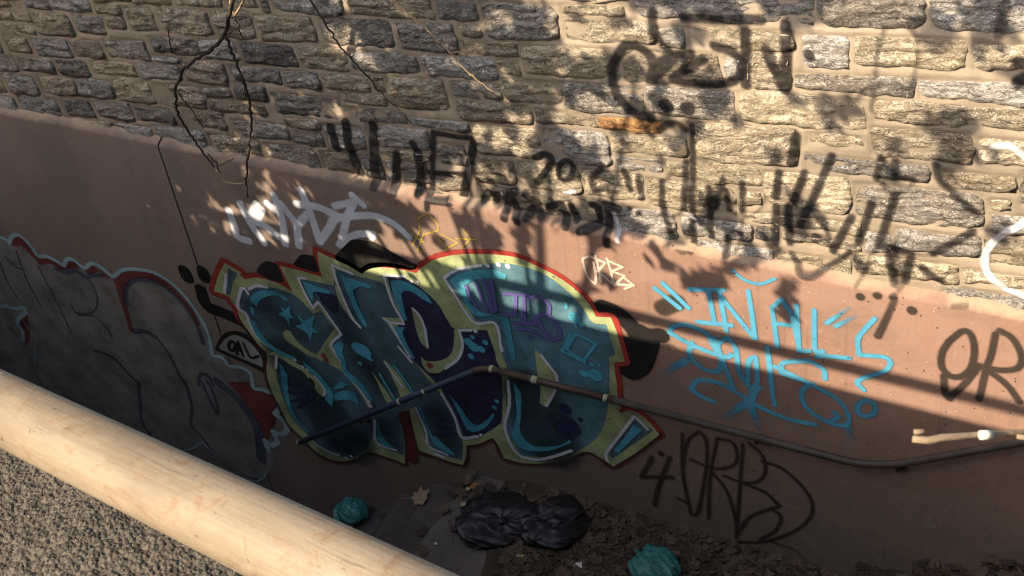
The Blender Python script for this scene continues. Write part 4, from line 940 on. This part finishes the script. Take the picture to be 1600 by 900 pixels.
tlab = ['long crooked twig in front of the slumped rubbish bag', 'twig lying from the slumped bag towards the bottom edge', 'pale twig lying across the glossy rubbish bag', 'thin twig in the leaves right of the glossy bag', 'curved twig above the printed teal bag', 'short twig below the glossy rubbish bag', 'twig along the wall foot behind the glossy bag', 'twig among leaves right of the printed teal bag', 'twig touching the left of the printed teal bag', 'thin twig at the edge of the landing', 'small twig at the bottom below the rubbish bags', 'twig sloping down towards the printed teal bag']
for i, s in enumerate(tw):
    q = spline(px('P', s), step=6); z0 = .20 if i == 2 else .025
    path = [np.array(fl(x, y, z0))+np.array([random.uniform(-.004, .004), 0, random.uniform(0, .012)]) for x, y in q]
    V, F = tube(path, list(np.linspace(.0055, .002, len(path))), 6); tag(make('fallen_twig', V, F, MAT['twig']), tlab[i], 'twig', 'twigs on the landing')

# ------------------------------------------------------------------ bare branches hanging in front of the stones
MAT['branch'] = m_simple('branch_bark', (.022, .016, .012), (.060, .045, .032), 30, .8, .6, .004)
MAT['sunlit_branch'] = m_simple('sunlit_branch_bark', (.30, .215, .125), (.40, .30, .18), 30, .75, .4, .003)  # sunlight on the bark painted in as a paler colour
def limb(crop, s, r0, r1, Y, dy=0.0):
    q = spline(px(crop, s), step=5); n = len(q); path = []
    for i, (x, y) in enumerate(q):
        yy = Y+dy*i/n; a, b = on_wall(float(x), float(y), yy); path.append(np.array([float(a), yy, float(b)])+np.array([random.gauss(0, .0032), random.gauss(0, .003), random.gauss(0, .0028)]))
    return tube(path, [.92*(r0+(r1-r0)*i/(n-1)) for i in range(n)], 7)
BY = -.38
br = empty('hanging_branch', (float(on_wall(366., -60., BY)[0]), BY, float(on_wall(366., -60., BY)[1])), 'dark bare thorny branch forking downward at upper left', 'branch')
def blimb(name, parts, mat=None):
    for V, F in parts: make(name, V, F, mat or MAT['branch'], br)
blimb('main_limb', [limb('A', '1490,-260 1470,-120 1455,0 1440,90 1410,190 1385,240 1320,310 1240,360 1160,430 1115,500 1100,570 1100,660 1125,740 1180,820 1225,890 1290,980 1340,1050', .0125, .0045, BY)])
blimb('side_limb', [limb('A', '1412,235 1450,330 1500,450 1545,570 1565,680 1570,800 1560,920 1545,1030 1540,1150 1545,1230', .0075, .0045, BY), limb('A', '1335,305 1240,340 1150,340 1080,332', .006, .004, BY), limb('A', '1080,332 1060,240 1050,160', .004, .002, BY)])
blimb('twig', [limb('A', '1110,570 1190,680 1240,750 1278,800', .004, .002, BY), limb('A', '1465,95 1490,160 1515,230', .004, .0025, BY), limb('A', '1400,230 1450,190 1460,180', .004, .002, BY), limb('A', '1480,480 1520,520 1535,610', .003, .002, BY),
              limb('E', '570,430 655,390', .003, .0015, BY), limb('E', '500,350 560,430 575,480', .0035, .003, BY), limb('A', '1100,560 1075,545', .002, .001, BY), limb('A', '1560,620 1585,625', .003, .001, BY), limb('A', '1545,330 1520,300', .003, .001, BY), limb('A', '1190,815 1160,800', .002, .001, BY)])
rt_ = random.Random(3)
for q in px('A', '1440,120 1420,190 1360,270 1280,335 1200,390 1130,480 1100,610 1110,700 1160,800 1440,330 1480,420 1530,540 1555,640 1568,760 1565,860 1550,1000'):
    a_ = rt_.uniform(0, 6.28); l_ = rt_.uniform(3, 7); blimb('thorn', [limb('P', f'{q[0]},{q[1]} {q[0]+l_*math.cos(a_)},{q[1]+l_*math.sin(a_)}', .0035, .0008, BY)])
blimb('sunlit_twig', [limb('E', '540,460 575,485 600,530 650,550 720,545 745,530', .0045, .004, BY), limb('E', '735,550 705,605', .0025, .001, BY), limb('E', '740,555 750,630', .003, .0012, BY), limb('E', '735,450 695,485', .0028, .001, BY), limb('A', '1455,60 1470,95 1500,50 1520,0', .006, .005, BY), limb('A', '1440,60 1445,0', .006, .006, BY)], MAT['sunlit_branch'])
V, F = joinvf([limb('B', '260,-120 340,0 430,140 510,270 590,360 680,460 780,580 860,660 970,775', .0060, .0022, -.42), limb('B', '860,660 910,658 970,677', .0035, .002, -.42), limb('B', '430,140 445,152', .004, .002, -.42), limb('B', '590,360 605,355', .004, .002, -.42)])
tag(make('hanging_twig', V, F, MAT['branch']), 'dark thin twig hanging diagonally in front of the stones', 'branch', 'thin twigs hanging from above')
V, F = joinvf([limb('B', '760,-90 840,0 940,80 1040,160 1130,250 1220,330 1290,420 1370,490 1450,550 1540,590', .0052, .0022, -.42), limb('B', '1225,325 1260,335 1305,347', .003, .0022, -.42)])
tag(make('hanging_twig', V, F, MAT['sunlit_branch']), 'pale sunlit twig hanging diagonally right of the dark one', 'branch', 'thin twigs hanging from above')
# cut stick close to the lens at the right
def near(x, y, d): r_ = ray(float(x), float(y)); return CAM+r_*d
V, F = joinvf([tube([near(1426, 686, .60), near(1450, 688, .60), near(1470, 684, .60), near(1530, 679, .61), near(1600, 675, .62), near(1760, 664, .66)], [.0016, .0018, .0017, .0014, .0014, .0018], 8), tube([near(1428, 675, .60), near(1444, 674, .60)], .0012, 8), tube([near(1590, 682, .615), near(1640, 690, .62)], .0012, 8)])
MAT['stick'] = m_simple('stick_bark', (.17, .125, .080), (.26, .20, .135), 90, .8, .5, .002); st_ = make('cut_stick', V, F, MAT['stick']); tag(st_, 'blurred pale cut stick poking in at the right edge', 'stick')
V, F = tube([near(1532, 680, .605), near(1549, 679, .607)], .0022, 10); make('white_band', V, F, LM[4], st_)

# ------------------------------------------------------------------ the tree beside the walkway (behind the camera) whose crown throws the dappled shade
MAT['leaf'] = m_simple('tree_leaf', (.050, .065, .022), (.095, .110, .040), 12, .6, .2, .002)
nt = MAT['leaf'].node_tree; tl_ = nt.nodes.new('ShaderNodeBsdfTranslucent'); tl_.inputs[0].default_value = (.16, .17, .05, 1); mx_ = nt.nodes.new('ShaderNodeMixShader'); mx_.inputs[0].default_value = .4
nt.links.new(nt.nodes['Principled BSDF'].outputs[0], mx_.inputs[1]); nt.links.new(tl_.outputs[0], mx_.inputs[2]); nt.links.new(mx_.outputs[0], nt.nodes['Material Output'].inputs[0])
gxs = [-300, 0, 200, 350, 450, 560, 700, 850, 1000, 1150, 1300, 1450, 1620, 1900]
gys = [-250, 0, 80, 160, 230, 300, 360, 430, 520, 660]
DENS = [  # chance of foliage on the sun ray, column by column above
 [1, 1, 1, 1, 1, 1, .92, .86, .6, .4, .4, .3, .4, 0],
 [1, 1, 1, .985, .97, .93, .78, .74, .54, .22, .12, .14, .38, 0],
 [1, 1, 1, .98, .95, .70, .66, .66, .42, .16, .06, .08, .18, 0],
 [1, 1, 1, .975, .93, .72, .60, .56, .30, .14, .10, .08, .08, 0],
 [1, 1, 1, .97, .92, .78, .62, .44, .20, .16, .10, .08, .04, 0],
 [1, 1, 1, .90, .72, .48, .42, .36, .24, .18, .10, .04, .02, 0],
 [1, 1, 1, .74, .52, .40, .36, .32, .26, .40, .06, .02, .02, 0],
 [1, 1, 1, .96, .80, .56, .30, .18, .12, .28, .04, .02, 0, 0],
 [1, 1, 1, 1, 1, .97, .45, .08, .03, .03, .0, 0, 0, 0],
 [1, 1, 1, 1, 1, 1, .8, .2, .05, .0, .0, 0, 0, 0]]
DENS = np.array(DENS)
def dens(x, y):
    i = np.clip(np.searchsorted(gxs, x)-1, 0, len(gxs)-2); j = np.clip(np.searchsorted(gys, y)-1, 0, len(gys)-2)
    gx_ = np.array(gxs); gy_ = np.array(gys); fx = np.clip((x-gx_[i])/(gx_[i+1]-gx_[i]), 0, 1); fy = np.clip((y-gy_[j])/(gy_[j+1]-gy_[j]), 0, 1)
    return (DENS[j, i]*(1-fx)+DENS[j, i+1]*fx)*(1-fy)+(DENS[j+1, i]*(1-fx)+DENS[j+1, i+1]*fx)*fy
cx = rng.uniform(-4.6, 2.9, 150000); cz = rng.uniform(-.3, 4.2, 150000)
X_, Y_ = to_px(np.stack([cx, cx*0, cz], 1)); dd = dens(X_, Y_)
nz = (fbm(cx*5+2, cz*5, 77, 2)*.75+fbm(cx*13, cz*13+4, 78, 2)*.6)*.5+.5
rk = np.empty(len(nz)); rk[np.argsort(nz)] = np.linspace(0, 1, len(nz)); sel = (rk < dd) & (rng.uniform(0, 1, len(cx)) < .62)
cx, cz = cx[sel], cz[sel]; deep = dd[sel] > .975; tt = np.where(deep, rng.uniform(10, 12.5, len(cx)), rng.uniform(2.6, 3.6, len(cx)))
SD = np.array([-.6, -1.0, .886]); base = np.stack([cx, cx*0, cz], 1)+tt[:, None]*SD
for _ in range(8):                              # keep the crown clear of the lens
    qx, qy = to_px(base); zz = (base-CAM)@fw; bad = (zz > -.3) & (qx > -250) & (qx < 1850) & (qy > -90) | (np.linalg.norm(base-CAM, axis=1) < 1.0)
    base = np.where(bad[:, None], base+.35*SD, base)
S = rng.uniform(.030, .060, len(cx))*np.where(deep, 2.2, 1.0); LV = []
a1 = rng.normal(0, 1, (len(cx), 3)); a1 /= np.linalg.norm(a1, axis=1)[:, None]; a2 = np.cross(a1, rng.normal(0, 1, (len(cx), 3))); a2 /= np.linalg.norm(a2, axis=1)[:, None]
for k, (p_, q_) in enumerate(((-1, 0), (-.2, .45), (.5, .38), (1, 0), (.5, -.38), (-.2, -.45))): LV.append(base+S[:, None]*(a1*p_+a2*q_))
V = np.stack(LV, 1).reshape(-1, 3); n = len(base); F = np.arange(n*6).reshape(n, 6)
F = np.concatenate([F[:, [0, 1, 2, 3]], F[:, [0, 3, 4, 5]]])
def plant(lab, pick, reach):
    global cc, tp
    b_ = base[pick]; cc = b_.mean(0); k = int(pick.sum()); Vp = V.reshape(-1, 6, 3)[pick].reshape(-1, 3); Fp = np.arange(k*6).reshape(k, 6); Fp = np.concatenate([Fp[:, [0, 1, 2, 3]], Fp[:, [0, 3, 4, 5]]])
    tp = np.array([cc[0]-.6, cc[1]-reach, 2.0]); top = np.array([cc[0]-.3, cc[1]-reach*.6, cc[2]-.2])
    tree = empty('tree', (tp[0], tp[1], 3.2), lab, 'tree'); make('crown', Vp, Fp, MAT['leaf'], tree, shade=False)
    segs = [tube([tp, tp+(top-tp)*.5+np.array([.1, .05, 0]), top], [.24, .19, .13], 12)]
    for i_ in rng.choice(k, 12, replace=False):
        e_ = b_[i_]; s0 = tp+(top-tp)*random.uniform(.45, 1); mid = (s0+e_)/2+np.array([0, 0, random.uniform(0, .3)])
        segs.append(tube([s0, mid, e_], [.045, .026, .008], 6))
    Vt, Ft = joinvf(segs); make('trunk', Vt, Ft, MAT['branch'], tree)
plant('loose leafy tree beside the walkway, out of view, dappling the wall', ~deep, 1.8)
plant('dense leafy tree across the walkway, out of view, shading the left of the wall', deep, 2.2)

def sky_block_tree(c, r, n, lab, base_z):  # unseen trees added to cut sky light on the lower wall
    d = rng.normal(0, 1, (n, 3)); d /= np.linalg.norm(d, axis=1)[:, None]; q = np.array(c)+d*r*(rng.uniform(.45, 1, n)[:, None]**.6)*(1+.25*fbm(d[:, 0]*3, d[:, 1]*3+d[:, 2]*2, 7, 2))[:, None]
    a = rng.normal(0, 1, (n, 3)); a /= np.linalg.norm(a, axis=1)[:, None]; b = np.cross(a, d+.01); b /= np.linalg.norm(b, axis=1)[:, None]; S_l = rng.uniform(.09, .17, n)[:, None]
    V = np.stack([q+S_l*(a*u+b*v) for u, v in ((-1, 0), (-.2, .45), (.5, .38), (1, 0), (.5, -.38), (-.2, -.45))], 1).reshape(-1, 3)
    F = np.arange(n*6).reshape(n, 6); F = np.concatenate([F[:, [0, 1, 2, 3]], F[:, [0, 3, 4, 5]]])
    tr = empty('tree', (c[0], c[1], base_z), lab, 'tree'); make('crown', V, F, MAT['leaf'], tr, shade=False)
    p0 = np.array([c[0], c[1], base_z]); segs = [tube([p0, p0+(np.array(c)-p0)*.5+np.array([.08, .05, 0]), np.array(c)], [.22, .17, .11], 12)]
    for i_ in range(24): segs.append(tube([p0+(np.array(c)-p0)*random.uniform(.6, 1), (np.array(c)+q[i_])/2, q[i_]], [.05, .03, .01], 6))
    Vt, Ft = joinvf(segs); make('trunk', Vt, Ft, MAT['branch'], tr)
sky_block_tree((7.0, -2.0, 6.2), 2.6, 6500, 'round tree added to block sky light, out of view to the right', 2.6)
sky_block_tree((6.4, -8.6, 8.4), 3.2, 8000, 'tall tree added behind the walkway to block sky light, out of view', 4.0)
